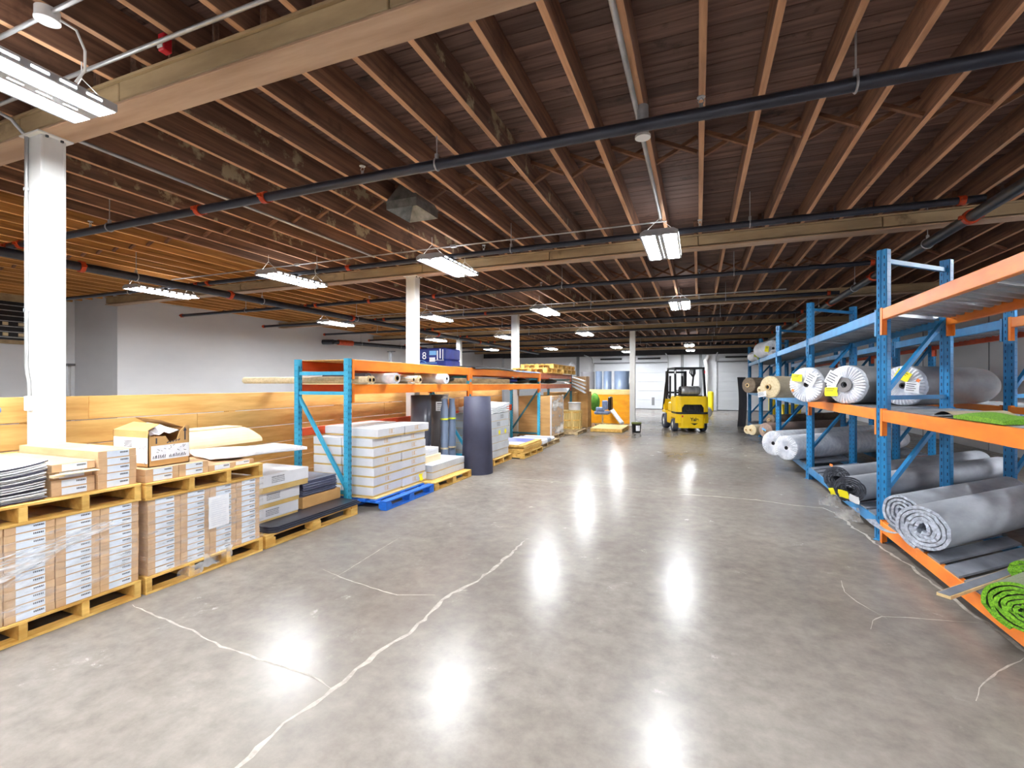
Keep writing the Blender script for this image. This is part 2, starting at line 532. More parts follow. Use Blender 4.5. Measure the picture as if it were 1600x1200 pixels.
MAT['floor'] = fm

# ------------------------------------------------------------------ room shell
XL, XN, XR, YB, YF = -14.4, -16.3, 6.5, 31.5, -5.2
ZJ0, ZJ1, ZP = 3.86, 4.10, 4.10
floor = MB().box(XN, YF, -0.12, XR, YB, 0).build('floor', MAT['floor'])
tag(floor, 'polished grey concrete floor with pale filled cracks', 'floor', kind='structure')


def crack(pts, wd, seed):
    r = random.Random(seed)
    mb = MB()
    P = [Vector((x, y, 0)) for x, y in pts]
    fine = []
    for a, b in zip(P, P[1:]):
        k = max(2, int((b - a).length / 0.06))
        for i in range(k):
            fine.append(a.lerp(b, i / k) + Vector((r.uniform(-1, 1), r.uniform(-1, 1), 0)) * wd * 0.45)
    fine.append(P[-1])
    L_, R_ = [], []
    for i, p in enumerate(fine):
        d = (fine[min(i + 1, len(fine) - 1)] - fine[max(i - 1, 0)]).normalized()
        n = Vector((-d.y, d.x, 0))
        e = min(1.0, (min(i, len(fine) - 1 - i) + 1) / 4)
        w1 = wd * e * r.uniform(0.25, 0.75)
        L_.append(p + n * w1 + Vector((0, 0, 0.0012)))
        R_.append(p - n * w1 + Vector((0, 0, 0.0012)))
    mb.grid([R_, L_], 0, False)
    mb.build('crack', MAT['crack'], floor)


crack([(-1.75, 0.4), (-1.786, 1.435), (-1.818, 1.617), (-1.808, 1.793), (-1.78, 1.982), (-1.778, 2.181), (-1.776, 2.412), (-1.723, 2.608), (-1.741, 2.855), (-1.768, 3.095), (-1.74, 3.294), (-1.674, 3.501), (-1.65, 3.768), (-1.646, 4.132), (-1.649, 4.579)], 0.026, 1)
crack([(-3.827, 2.214), (-3.434, 2.165), (-3.062, 2.128), (-2.712, 2.062), (-2.458, 2.051), (-2.195, 2.038), (-1.956, 2.03), (-1.78, 1.982)], 0.012, 2)
crack([(-3.012, 3.236), (-2.692, 3.144), (-2.395, 3.089), (-2.127, 3.047), (-1.856, 3.153)], 0.010, 3)
crack([(-0.251, 7.342), (0.246, 7.367), (0.733, 7.356), (1.102, 7.237), (1.315, 7.196), (1.5, 7.2), (1.62, 6.835), (1.6, 6.314), (1.66, 6.1), (1.65, 5.791), (1.7, 5.437), (1.74, 5.166), (1.74, 4.931), (1.77, 4.648), (1.76, 4.315), (1.8, 4.129), (1.83, 3.6), (1.83, 3.0)], 0.024, 4)
crack([(1.047, 3.746), (1.098, 3.887), (1.173, 3.979), (1.328, 4.028), (1.529, 4.061), (1.754, 4.116)], 0.008, 5)
crack([(1.082, 4.591), (1.05, 4.347), (1.083, 4.186), (1.135, 4.078), (1.198, 3.955)], 0.007, 6)
crack([(1.307, 3.096), (1.377, 3.232), (1.553, 3.451), (1.772, 3.682)], 0.010, 7)
crack([(-3.402, 7.497), (-2.265, 7.534), (-1.2, 7.45), (-0.3, 7.36)], 0.009, 8)
crack([(-2.79, 3.106), (-2.826, 3.466), (-2.87, 3.898), (-2.894, 4.202)], 0.006, 9)

tag(MB().box(XL - 0.2, 8.0, 0, XL, YB, 4.1).build('wall_left', MAT['wall']), 'long grey painted side wall beyond the timber partition', 'wall', kind='structure')
wl = tag(MB().box(XN - 0.2, YF, 0, XN, 8.2, 4.1).build('wall_left.001', MAT['wall']), 'grey painted wall set further back, behind the near white column', 'wall', kind='structure')
tag(MB().box(XN, 8.0, 0, XL - 0.2, 8.2, 4.1).build('wall_left.002', MAT['wall']), 'short grey return wall at the step in the side wall', 'wall', kind='structure')
wr = tag(MB().box(XR, YF, 0, XR + 0.2, YB, 4.1).build('wall_right', MAT['wall']), 'grey wall behind the blue pallet racks', 'wall', kind='structure')
for y in (4.0, 7.6, 11.2, 14.8, 18.4):
    MB().box(XR - 0.012, y, 0, XR, y + 0.03, 4.0).build('panel_joint', MAT['grey_line'], wr)
tag(MB().box(XN - 0.2, YF - 0.2, 0, XR + 0.2, YF, 4.1).build('wall_front', MAT['wall']), 'grey wall closing the room behind the viewer', 'wall', kind='structure')
wb = tag(MB().box(XN, YB, 0, XR + 0.2, YB + 0.2, 3.42).build('wall_back', MAT['wall_white']), 'pale end wall with the white overhead doors', 'wall', kind='structure')
MB().box(XN, YB - 0.25, 3.42, XR + 0.2, YB + 0.2, 4.1).build('header', MAT['dark_steel'], wb)['label'] = 'dark steel header above the doors'
MB().box(XL, YB - 0.45, 0.0, -12.9, YB, 3.42).build('pier', MAT['wall'], wb)
for px in (-7.6, -1.0, 0.05):
    MB().box(px, YB - 0.16, 0, px + 0.16, YB, 3.42).build('steel_post', MAT['grey_line'], wb)

# ------------------------------------------------------------------ ceiling: planks, joists, bridging
ceil = tag(MB().box(XN - 0.2, YF - 0.2, ZP + 0.03, XR + 0.2, YB + 0.2, ZP + 0.12).build('ceiling', MAT['gap']), 'timber roof of brown planks on exposed joists', 'ceiling', kind='structure')
PW = 0.1445
pm = []
for k in range(4):
    mb = MB()
    x = XN
    r = random.Random(k)
    while x < XR:
        x1 = min(XR, x + r.uniform(3.0, 4.9))
        mb.box(x + 0.002, 0, 0, x1 - 0.002, PW - 0.007, 0.028, 0, 0.0025)
        x = x1
    pm.append(mb.mesh('plank', MAT['plank']))
y, i = YF, 0
while y < YB and i < 299:
    inst('plank', pm[random.randrange(4)], ceil, (0, y, ZP + random.uniform(0, 0.002)))
    y += PW
    i += 1
BEAMS = [2.33, 7.83, 13.33, 18.83, 24.33, 29.83]
SP = 0.447
JX = [-16.1 + SP * k for k in range(51)]
JX = [x - 16.1 + 16.095 - 0.03 for x in JX]
bays = list(zip([YF] + BEAMS, BEAMS + [YB]))
jm = {}
for bi, (a, b) in enumerate(bays):
    for key in ('joist', 'joist_stained', 'joist_new'):
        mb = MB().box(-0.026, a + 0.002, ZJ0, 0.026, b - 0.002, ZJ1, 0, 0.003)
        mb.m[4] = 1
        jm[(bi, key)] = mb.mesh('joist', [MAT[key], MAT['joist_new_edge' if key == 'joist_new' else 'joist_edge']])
rest = {k: MB() for k in ('joist', 'joist_new')}
for bi, (a, b) in enumerate(bays):
    for k, x in enumerate(JX):
        if not (XN < x < XR):
            continue
        if x < -14.3 and a > 7:
            continue
        x += 0.06 * (bi % 2) + random.uniform(-0.012, 0.012)
        key = 'joist_new' if x < -7.7 else ('joist_stained' if random.random() < 0.3 and x < -0.8 else 'joist')
        if bi < 5:
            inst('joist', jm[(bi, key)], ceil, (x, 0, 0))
        else:
            rest['joist' if key != 'joist_new' else key].box(x - 0.026, a + 0.002, ZJ0, x + 0.026, b - 0.002, ZJ1)
for k, mb in rest.items():
    mb.build('joist', MAT[k], ceil)['kind'] = 'stuff'
h = SP - 0.056
brd = []
for sgn in (1, -1):
    mb = MB()
    z0, z1 = (ZJ0 + 0.02, ZJ1 - 0.025) if sgn > 0 else (ZJ1 - 0.025, ZJ0 + 0.02)
    mb.bar((0.03, 0.045 * sgn, z0), (0.03 + h, 0.045 * sgn, z1), 0.04, 0.034)
    brd.append(mb.mesh('bridging', MAT['bridging']))
far = MB()
for bi in range(1, 6):
    ym = (bays[bi][0] + bays[bi][1]) / 2
    for x in JX[:-1]:
        if not (XN < x < XR) or (x < -14.2 and bi > 1):
            continue
        xx = x + 0.06 * (bi % 2)
        if bi < 4:
            for me in brd:
                inst('bridging', me, ceil, (xx, ym, 0))
        else:
            far.bar((xx + 0.03, ym + 0.045, ZJ0 + 0.02), (xx + 0.03 + h, ym + 0.045, ZJ1 - 0.025), 0.04, 0.034)
            far.bar((xx + 0.03, ym - 0.045, ZJ1 - 0.025), (xx + 0.03 + h, ym - 0.045, ZJ0 + 0.02), 0.04, 0.034)
far.build('bridging', MAT['bridging'], ceil)['kind'] = 'stuff'

# ------------------------------------------------------------------ beams and columns
for i, y in enumerate(BEAMS):
    x0 = XN if i == 0 else XL
    b = thing('ceiling_beam', ['tan painted steel beam crossing the ceiling above the near white column', 'tan painted beam carried by the second white column', 'tan painted beam carried by the third white column', 'tan painted beam carried by the white column beside the black bucket', 'tan painted beam second from the dark header', 'tan painted beam close to the dark header'][i], 'beam', (0, y, 3.66), kind='structure')
    MB().box(x0, y - 0.115, 3.66, XR, y + 0.115, 3.682, 0, 0.004).build('bottom_flange', MAT['beam_flange'], b)
    MB().box(x0, y - 0.115, 3.838, XR, y + 0.115, 3.858).build('top_flange', MAT['beam'], b)
    MB().box(x0, y - 0.03, 3.682, XR, y + 0.03, 3.838).build('web', MAT['beam'], b)
    xs = x0
    r = random.Random(i + 3)
    while xs < XR:
        x1 = min(XR, xs + r.uniform(1.3, 2.6))
        for sg in (-1, 1):
            MB().box(xs + 0.006, y + sg * 0.03 if sg > 0 else y - 0.10, 3.70, x1 - 0.006, y + 0.10 if sg > 0 else y - 0.03, 3.836, 0, 0.006).build('filler_board', MAT['beam'], b)
        xs = x1


def column(x, y, label):
    c = thing('column', label, 'column', (x, y, 0), kind='structure')
    for sg in (-1, 1):
        MB().box(x - 0.1, y + sg * 0.075 - 0.009, 0.02, x + 0.1, y + sg * 0.075 + 0.009, 3.645, 0, 0.002).build('flange', MAT['column'], c)
    MB().box(x + 0.05, y - 0.066, 0.02, x + 0.096, y + 0.066, 3.645).build('web', MAT['column'], c)
    MB().box(x - 0.096, y - 0.066, 0.02, x - 0.05, y + 0.066, 3.645).build('web', MAT['column'], c)
    MB().box(x - 0.14, y - 0.12, 3.645, x + 0.14, y + 0.12, 3.66, 0, 0.003).build('cap_plate', MAT['column'], c)
    MB().box(x - 0.14, y - 0.12, 0, x + 0.14, y + 0.12, 0.02, 0, 0.003).build('base_plate', MAT['column'], c)
    for dx in (-0.115, 0.115):
        for dy in (-0.05, 0.05):
            MB().cyl((x + dx, y + dy, 3.63), (x + dx, y + dy, 3.645), 0.012, n=6).build('bolt', MAT['dark_steel'], c)


column(-5.1, 2.31, 'near white steel column rising behind the film-wrapped cartons')
column(-5.1, 7.83, 'white steel column behind the cyan and orange rack, before the blue packs')
column(-5.1, 13.33, 'white steel column rising behind the stacked yellow pallets')
column(-2.36, 18.83, 'white steel column standing beside the black bucket')
column(-9.87, 18.83, 'far white steel column to the other side of the blue packs')

# ------------------------------------------------------------------ sprinkler pipes
XM, XW, ZS = 2.87, -9.2, 3.60
PY = [3.8, 6.62, 9.48, 12.3, 15.2, 18.0, 20.9, 23.75, 26.6]


def coupling_mesh(mb, c, ax, r):
    d = Vector(ax)
    c = Vector(c)
    mb.cyl(c - d * 0.03, c + d * 0.03, r * 1.32, n=14)
    o = d.cross(Vector((0, 0, 1))).normalized()
    for sg in (-1, 1):
        q = c + o * sg * r * 1.5
        mb.bar(q - d * 0.022, q + d * 0.022, 0.035, 0.035)


def hanger_part(parent, p, ax, r, top):
    mb = MB()
    p = Vector(p)
    d = Vector(ax)
    o = d.cross(Vector((0, 0, 1))).normalized()
    pts = []
    for k in range(13):
        t = -PI / 2 + (k / 12 - 0.5) * 2 * PI * 0.86
        pts.append(p + o * math.cos(t) * (r + 0.006) + Vector((0, 0, math.sin(t) * (r + 0.006))))
    mb.tube(pts, 0.008, 6)
    mb.bar(p + Vector((0, 0, r + 0.004)), p + Vector((0, 0, r + 0.05)), 0.03, 0.03)
    mb.tube([p + Vector((0, 0, r + 0.03)), Vector((p.x, p.y, top))], 0.006, 6)
    mb.build('hanger', MAT['galv'], parent)


def head_part(parent, p, r):
    mb = MB()
    x, y, z = p
    mb.cyl((x, y, z + r * 0.8), (x, y, z + r + 0.03), 0.014, n=8)
    mb.tube([(x - 0.012, y, z + r + 0.03), (x - 0.022, y, z + r + 0.05), (x, y, z + r + 0.075)], 0.004, 5)
    mb.tube([(x + 0.012, y, z + r + 0.03), (x + 0.022, y, z + r + 0.05), (x, y, z + r + 0.075)], 0.004, 5)
    mb.cyl((x, y, z + r + 0.075), (x, y, z + r + 0.08), 0.03, n=10)
    mb.build('sprinkler_head', MAT['galv'], parent)


for i, y in enumerate(PY):
    r = 0.046 if i == 0 else 0.04
    lab = 'dark sprinkler branch pipe across the ceiling, %s counted from the near column' % ORD[i + 1]
    x0 = -14.1 if i else -13.0
    x1 = XM if i else 6.3
    if i == 4:
        lab = 'dark sprinkler branch pipe across the ceiling, fifth counted from the near column'
    t = thing('sprinkler_pipe', lab, 'pipe', (0, y, ZS), group='sprinkler branch pipes')
    MB().cyl((x0, y, ZS), (x1, y, ZS), r, n=14).build('pipe', MAT['pipe'], t)
    cs = [x0 + 0.04, XW - 0.16, XW + 0.16] + ([XM - 0.2] if i else [-2.2 - 2.65, -1.9 - 3.8])
    if i == 0:
        cs = [x0 + 0.04, XW - 0.16, XW + 0.16, -5.35, -4.33]
    if i in (1, 2, 3):
        cs += [-5.6, -7.4]
    for x in cs:
        mb = MB()
        coupling_mesh(mb, (x, y, ZS), (1, 0, 0), r)
        mb.build('coupling', MAT['coupling'], t)
    xs = [-11.5, -7.0, -2.22, 0.98, 4.3] if i == 0 else [-11.5, -6.3, -2.6, 0.6]
    for x in xs:
        if x < x1:
            hanger_part(t, (x, y, ZS), (1, 0, 0), r, 4.0)
    for x in [-10.4, -7.4, -3.05, 0.02] if i < 5 else []:
        head_part(t, (x, y, ZS), r)
for nm, x, lab, m_, r in (('m', XM, 'thick grey main pipe running lengthwise above the blue racks', 'pipe_main', 0.062), ('l', XW, 'dark main pipe running lengthwise under the yellow joists', 'pipe', 0.07)):
    t = thing('main_pipe', lab, 'pipe', (x, 0, 3.56))
    zz = ZS - 0.122 if nm == 'l' else ZS - 0.112
    y0, y1 = (-1.0, 28.0)
    MB().cyl((x, y0, zz), (x, y1, zz), r, n=16).build('pipe', MAT[m_], t)
    for y in ((1.0, 6.9, 10.1, 13.0, 16.5) if nm == 'm' else (4.6, 7.2, 11.0, 15.8, 19.5)):
        mb = MB()
        coupling_mesh(mb, (x, y, zz), (0, 1, 0), r)
        mb.build('coupling', MAT['coupling'], t)
    for y in (2.9, 5.4, 8.0, 11.2, 14.2, 17.4):
        hanger_part(t, (x, y, zz), (0, 1, 0), r, 4.0)
# pipe with valve near the far side wall
t = thing('valve_pipe', 'dark pipe with orange coupling and valve along the far side wall', 'pipe', (-13.7, 15.6, 3.3))
MB().cyl((-13.9, 15.5, 3.32), (-13.2, 21.5, 3.42), 0.085, n=14).build('pipe', MAT['pipe'], t)
MB().cyl((-14.35, 15.4, 3.32), (-13.9, 15.5, 3.32), 0.1, n=14).build('wall_end', MAT['pipe'], t)
MB().cyl((-13.87, 15.75, 3.325), (-13.78, 16.5, 3.335), 0.115, n=14).build('coupling', MAT['coupling'], t)
MB().cyl((-13.3, 20.6, 3.405), (-13.27, 21.0, 3.41), 0.12, n=14).build('coupling', MAT['coupling'], t)
MB().bar((-13.3, 20.8, 3.1), (-13.3, 20.8, 3.4), 0.05, 0.05).build('valve_lever', MAT['dark_steel'], t)
for yy in (17.0, 19.5):
    hanger_part(t, (-13.9 + 0.7 * (yy - 15.5) / 6, yy, 3.32 + 0.1 * (yy - 15.5) / 6), (0, 1, 0), 0.085, 3.95)

# ------------------------------------------------------------------ conduits
c = MB().cyl((-0.47, -1.0, 3.838), (-0.47, 6.7, 3.838), 0.021, n=10).build('conduit', MAT['conduit'], at=(-0.47, 0, 3.84))
tag(c, 'shiny conduit fixed under a joist, running towards the nearest twin-tube lamp', 'conduit')
c = MB().cyl((-5.32, 2.5, 3.842), (-5.32, 6.95, 3.842), 0.017, n=10).build('conduit', MAT['conduit'], at=(-5.32, 2.5, 3.84))
tag(c, 'thin shiny conduit under the joists behind the near column', 'conduit')
for k, (y, x0, x1, z) in enumerate(((1.66, -13.0, -3.725, 3.832), (1.66, -3.595, 2.5, 3.832), (2.06, -9.0, 1.0, 3.835), (6.86, -10.5, -0.4, 3.835), (12.6, -11.0, 1.9, 3.80), (18.3, -10.8, 0.2, 3.82))):
    c = MB().cyl((x0, y, z), (x1, y, z), 0.0135 if k != 3 else 0.011, n=8).build('conduit', MAT['conduit'], at=(x0, y, z))
    tag(c, ['silver conduit running from the round ceiling box away past the near lamp', 'silver conduit leaving the round ceiling box on its other side', 'silver conduit running along the near beam', 'thin silver conduit feeding the nearest full row of lamps', 'thin silver conduit above the second row of lamps', 'thin silver conduit above the third row of lamps'][k], 'conduit')
    for x in ([-7.0, -3.7] if k == 3 else []):
        MB().box(x - 0.05, y - 0.03, z - 0.02, x + 0.05, y + 0.03, z + 0.02, 0, 0.004).build('fitting', MAT['conduit'], c)
t = thing('junction_box', 'round white ceiling box on conduit above the near lamp', 'junction box', (-3.66, 1.66, 3.8))
mb = MB().cyl((-3.66, 1.66, 3.80), (-3.66, 1.66, 3.858), 0.06, n=28)
mb.build('box_body', MAT['white_metal'], t)
MB().cyl((-3.66, 1.66, 3.79), (-3.66, 1.66, 3.80), 0.063, n=28).build('cover', MAT['white_metal'], t)
MB().tube([(-3.61, 1.70, 3.81), (-3.57, 1.76, 3.78), (-3.60, 1.82, 3.70), (-3.68, 1.86, 3.62), (-3.74, 1.84, 3.545)], 0.008, 6).build('cable', MAT['white_metal'], t)
t = thing('fire_strobe', 'small red alarm box on top of the near beam', 'alarm', (-3.39, 2.17, 3.86))
MB().box(-3.42, 2.14, 3.862, -3.36, 2.2, 3.98, 0, 0.006).build('box_body', MAT['red'], t)
MB().box(-3.415, 2.132, 3.875, -3.365, 2.14, 3.905, 0, 0.002).build('lens', MAT['white_metal'], t)
t = thing('ceiling_sensor', 'grey round sensor hanging under the joist conduit by the near pipe', 'sensor', (-0.42, 4.0, 3.6))
MB().cyl((-0.42, 4.0, 3.62), (-0.42, 4.0, 3.86), 0.048, 0.044, n=18).build('housing', MAT['galv'], t)
MB().cyl((-0.42, 4.0, 3.60), (-0.42, 4.0, 3.62), 0.062, n=20).build('lens', MAT['white_metal'], t)
# sheet metal duct outlet between the joists
t = thing('duct_vent', 'square sheet metal duct outlet hanging between the joists', 'vent', (-3.3, 5.05, 3.75))
mb = MB()
q0 = [(-3.5, 4.8), (-3.08, 4.8), (-3.08, 5.3), (-3.5, 5.3)]
q1 = [(-3.38, 4.92), (-3.2, 4.92), (-3.2, 5.18), (-3.38, 5.18)]
for a in range(4):
    b_ = (a + 1) % 4
    mb.face([(*q0[a], 3.70), (*q0[b_], 3.70), (*q0[b_], 3.80), (*q0[a], 3.80)])
    mb.face([(*q0[a], 3.80), (*q0[b_], 3.80), (*q1[b_], 4.05), (*q1[a], 4.05)])
    mb.face([(*q0[b_], 3.701), (*q0[a], 3.701), (*q1[a], 3.86), (*q1[b_], 3.86)])
mb.build('hood', MAT['duct'], t)
mb = MB()
for x in (-3.38, -3.29, -3.2):
    mb.box(x - 0.008, 4.92, 3.85, x + 0.008, 5.18, 3.866)
mb.box(-3.38, 4.92, 3.868, -3.2, 5.18, 3.872, 1)
mb.build('grille', [MAT['duct'], MAT['black']], t)
# conduit and outlet on the near column
t = thing('column_conduit', 'grey conduit and outlet box on the side of the near column', 'conduit', (-5.17, 2.2, 1.5))
MB().tube([(-5.178, 2.213, 3.645), (-5.178, 2.213, 1.82), (-5.178, 2.213, 1.75), (-5.165, 2.213, 1.69), (-5.14, 2.213, 1.62), (-5.135, 2.213, 1.50)], 0.014, 8).build('conduit', MAT['conduit'], t)
MB().box(-5.165, 2.19, 1.38, -5.105, 2.222, 1.50, 0, 0.004).build('outlet_box', MAT['white_metal'], t)
MB().tube([(-5.178, 2.213, 3.645), (-5.2, 2.13, 3.75), (-5.3, 2.06, 3.82), (-5.6, 2.06, 3.835)], 0.014, 8).build('conduit', MAT['conduit'], t)
for z in (2.2, 3.2):
    MB().box(-5.197, 2.20, z, -5.16, 2.226, z + 0.025).build('clamp', MAT['galv'], t)

# ------------------------------------------------------------------ LED lamps
LW, LL = 0.47, 1.26


def lamp_meshes():
    mb = MB()
    hw = LW / 2
    # reflector body: three ridges with two troughs holding the diffusers
    prof = [(-hw, 0.0), (-hw + 0.02, 0.0), (-hw + 0.045, 0.035), (-0.06, 0.035), (-0.05, 0.0), (0.05, 0.0), (0.06, 0.035), (hw - 0.045, 0.035), (hw - 0.02, 0.0), (hw, 0.0), (hw - 0.02, 0.06), (-hw + 0.02, 0.06)]
    top = 0.085
    P = prof[:10] + [(hw, 0.05), (hw - 0.06, top), (-hw + 0.06, top), (-hw, 0.05)]
    n = len(P)
    A = [(u, 0, v) for u, v in P]
    B_ = [(u, LL, v) for u, v in P]
    mb.faces(A + B_, [(i, n + i, n + (i + 1) % n, (i + 1) % n) for i in range(n)], 0)
    for yy, flip in ((0, False), (LL, True)):
        # end plates
        pts = [(-hw, yy, 0), (hw, yy, 0), (hw, yy, 0.05), (hw - 0.06, yy, top), (-hw + 0.06, yy, top), (-hw, yy, 0.05)]
        mb.face(pts if not flip else list(reversed(pts)), 0)
    house = mb.mesh('housing', MAT['lamp_grey'])
    dif = MB().box(-0.062, 0.02, 0.006, 0.062, LL - 0.02, 0.034).mesh('diffuser', MAT['diffuser'])
    sl = MB()
    for k in range(8):
        y0 = 0.06 + k * 0.145
        for x in (-hw + 0.1, 0.0, hw - 0.1):
            sl.box(x - 0.018, y0, top, x + 0.018, y0 + 0.09, top + 0.003)
        for x in (-hw - 0.002, hw):
            sl.box(x, y0, 0.02, x + 0.002, y0 + 0.09, 0.034)
        sl.box(-0.004, y0, -0.002, 0.004, y0 + 0.08, 0.0)
    slot = sl.mesh('light_slot', MAT['slot'])
    hang = []
    for yy in (0.08, LL - 0.08):
        h_ = MB()
        h_.tube([(-hw + 0.05, yy, top - 0.01), (0, yy, top + 0.15), (hw - 0.05, yy, top - 0.01)], 0.004, 5)
        h_.tube([(0, yy, top + 0.15), (0, yy, 3.85 - 3.5)], 0.004, 5)
        hang.append(h_.mesh('hanger_wire', MAT['white_metal']))
    return house, dif, slot, hang


LM = lamp_meshes()


def lamp(x, y, label, rz=0.0, z=3.5):
    t = thing('ceiling_lamp', label, 'lamp', (x, y, z), rz, group='twin tube ceiling lamps')
    inst('housing', LM[0], t)
    for sx in (-0.122, 0.122):
        inst('diffuser', LM[1], t, (sx, 0, 0))
    o = inst('light_slot', LM[2], t)
    for me in LM[3]:
        inst('hanger_wire', me, t)
    return t


lamp(-3.95, 0.83, 'nearest twin-tube lamp, hanging before the near beam by the round ceiling box', math.radians(3))
lamp(-0.47, 6.35, 'twin-tube lamp under the second beam, above the middle of the aisle')
lamp(-3.80, 6.28, 'twin-tube lamp just past the top of the second white column')
lamp(-6.98, 6.12, 'twin-tube lamp between the second column and the yellow joists')
lamp(-10.5, 6.05, 'twin-tube lamp hanging under the yellow joists before the grey wall')
lamp(-0.42, 11.7, 'twin-tube lamp in the second row, over the aisle')
lamp(-3.78, 11.5, 'twin-tube lamp in the second row, over the third column')
lamp(-7.15, 11.6, 'twin-tube lamp in the second row, beyond the second column')
lamp(-10.75, 11.5, 'twin-tube lamp in the second row, closest to the grey side wall')
lamp(-4.05, 17.4, 'twin-tube lamp in the third row, over the edge of the aisle')
lamp(-7.4, 17.5, 'twin-tube lamp in the third row, half hidden by the third column')
lamp(-10.7, 17.6, 'twin-tube lamp in the third row, over the blue packs')
lamp(-0.42, 24.6, 'twin-tube lamp in the fourth row, over the forklift')
lamp(-4.0, 24.6, 'twin-tube lamp in the fourth row, beside the slim column')
lamp(-7.5, 24.4, 'twin-tube lamp in the fourth row, over the stacked yellow pallets')
lamp(-10.8, 23.8, 'twin-tube lamp in the fourth row, closest to the grey side wall')
lamp(-0.42, 28.4, 'twin-tube lamp in the last row, directly before the doors over the aisle')
lamp(-4.0, 28.4, 'twin-tube lamp in the last row, behind the slim column')
# unseen lamps added to brighten: rows continued past the viewer, two behind the racks
for x, y, q in ((-0.45, 0.3, 'straight above the viewer'), (-7.2, 0.3, 'beside the viewer, beyond the near column'), (-10.6, 0.3, 'beside the viewer, closest to the set-back wall'), (-0.45, -3.6, 'behind the viewer, over the aisle'), (-3.9, -3.6, 'behind the viewer, in line with the near column'), (-7.2, -3.6, 'behind the viewer, towards the set-back wall'), (2.9, -3.6, 'behind the viewer, on the side of the blue racks'), (5.3, 2.2, 'over the passage behind the second blue rack, out past its front end'), (5.3, 6.4, 'over the passage behind the second blue rack')):
    lamp(x, y, 'added twin-tube lamp ' + q)

# ------------------------------------------------------------------ timber partition behind the pallets
t = thing('timber_partition', 'long low partition wall of yellow pine boards behind the pallets and rack', 'partition', (-5.6, 0.4, 0))
r = random.Random(5)
for k in range(6):
    z0 = 0.06 + k * 0.2385
    y = 0.3 - (k % 2) * 1.1
    while y < 13.4:
        y1 = min(13.5, y + r.choice((3.05, 3.66, 2.44)))
        MB().box(-5.64 + r.uniform(0, 0.004), max(0.2, y) + 0.002, z0, -5.6 + r.uniform(-0.006, 0.006), y1 - 0.002, z0 + 0.2305, 0, 0.005).build('plank', MAT['pine'], t)
        y = y1
for y in (0.4, 2.4, 4.4, 6.4, 8.4, 10.4, 12.4):
    MB().box(-5.73, y, 0, -5.64, y + 0.09, 1.46).build('post', MAT['pine'], t)

# ------------------------------------------------------------------ pallets
PC = {}


def pallet(x1, y0, ly, wx, z, label, wood='pallet', kind='stringer', h=0.13, n=4, boards=7, group='wooden pallets'):
    """front face at x1 (towards the aisle), from y0 to y0+ly, depth wx"""
    t = thing('pallet', label, 'pallet', (x1, y0, z), group=group)
    key = (ly, wx, wood, kind, h, n, boards)
    if key not in PC:
        sw = 0.045 if kind == 'stringer' else 0.1
        th = 0.018
        d = {}
        if kind == 'stringer':
            d['stringer'] = (MB().box(-wx, 0, th, 0, sw, h - th, 0, 0.003).mesh('stringer', MAT[wood]), [(0, k * (ly - sw) / (n - 1), 0) for k in range(n)])
        else:
            d['block'] = (MB().box(-0.12, 0, th, 0, sw + 0.02, h - 2 * th, 0, 0.003).mesh('block', MAT[wood]), [(-j * (wx - 0.12) / 2, k * (ly - sw - 0.02) / (n - 1), 0) for k in range(n) for j in range(3)])
            d['cross_board'] = (MB().box(-wx, 0, h - 2 * th, 0, 0.1, h - th, 0, 0.002).mesh('cross_board', MAT[wood]), [(0, k * (ly - 0.1) / (n - 1), 0) for k in range(n)])
        d['deck_board'] = (MB().box(-0.1, 0, h - th, 0, ly, h, 0, 0.002).mesh('deck_board', MAT[wood]), [(-k * (wx - 0.1) / (boards - 1), 0, 0) for k in range(boards)])
        d['bottom_board'] = (MB().box(-0.1, 0, 0, 0, ly, th, 0, 0.002).mesh('bottom_board', MAT[wood]), [(-k * (wx - 0.1) / 2, 0, 0) for k in range(3)])
        PC[key] = d
    for nm, (me, locs) in PC[key].items():
        for lo in locs:
            inst(nm, me, t, lo)
    return t


# ------------------------------------------------------------------ flat flooring cartons with a sticker
FC = {}


def flat_meshes(ly, wx, hz):
    key = (ly, wx, hz)
    if key not in FC:
        body = MB().box(-wx, 0, 0, 0, ly, hz, 0, 0.002).mesh('carton_body', MAT['kraft'])
        st = MB()
        st.box(0, ly * 0.22, 0.004, 0.0012, ly * 0.80, hz - 0.004, 0)
        r = random.Random(3)
        y = ly * 0.56
        while y < ly * 0.76:
            wd = r.uniform(0.004, 0.009)
            st.box(0.0012, y, hz * 0.52, 0.0018, y + wd, hz * 0.74, 1)
            y += wd + 0.003
        sm = st.mesh('sticker', [MAT['sticker'], MAT['print']])
        FC[key] = (body, sm)
    return FC[key]


def flat_carton(x, y, z, label, group, ly=0.246, wx=1.0, hz=0.0492):
    t = thing('flat_carton', label, 'carton', (x, y, z), group=group)
    b, s = flat_meshes(ly, wx, hz)
    inst('carton_body', b, t)
    inst('sticker', s, t)
    return t


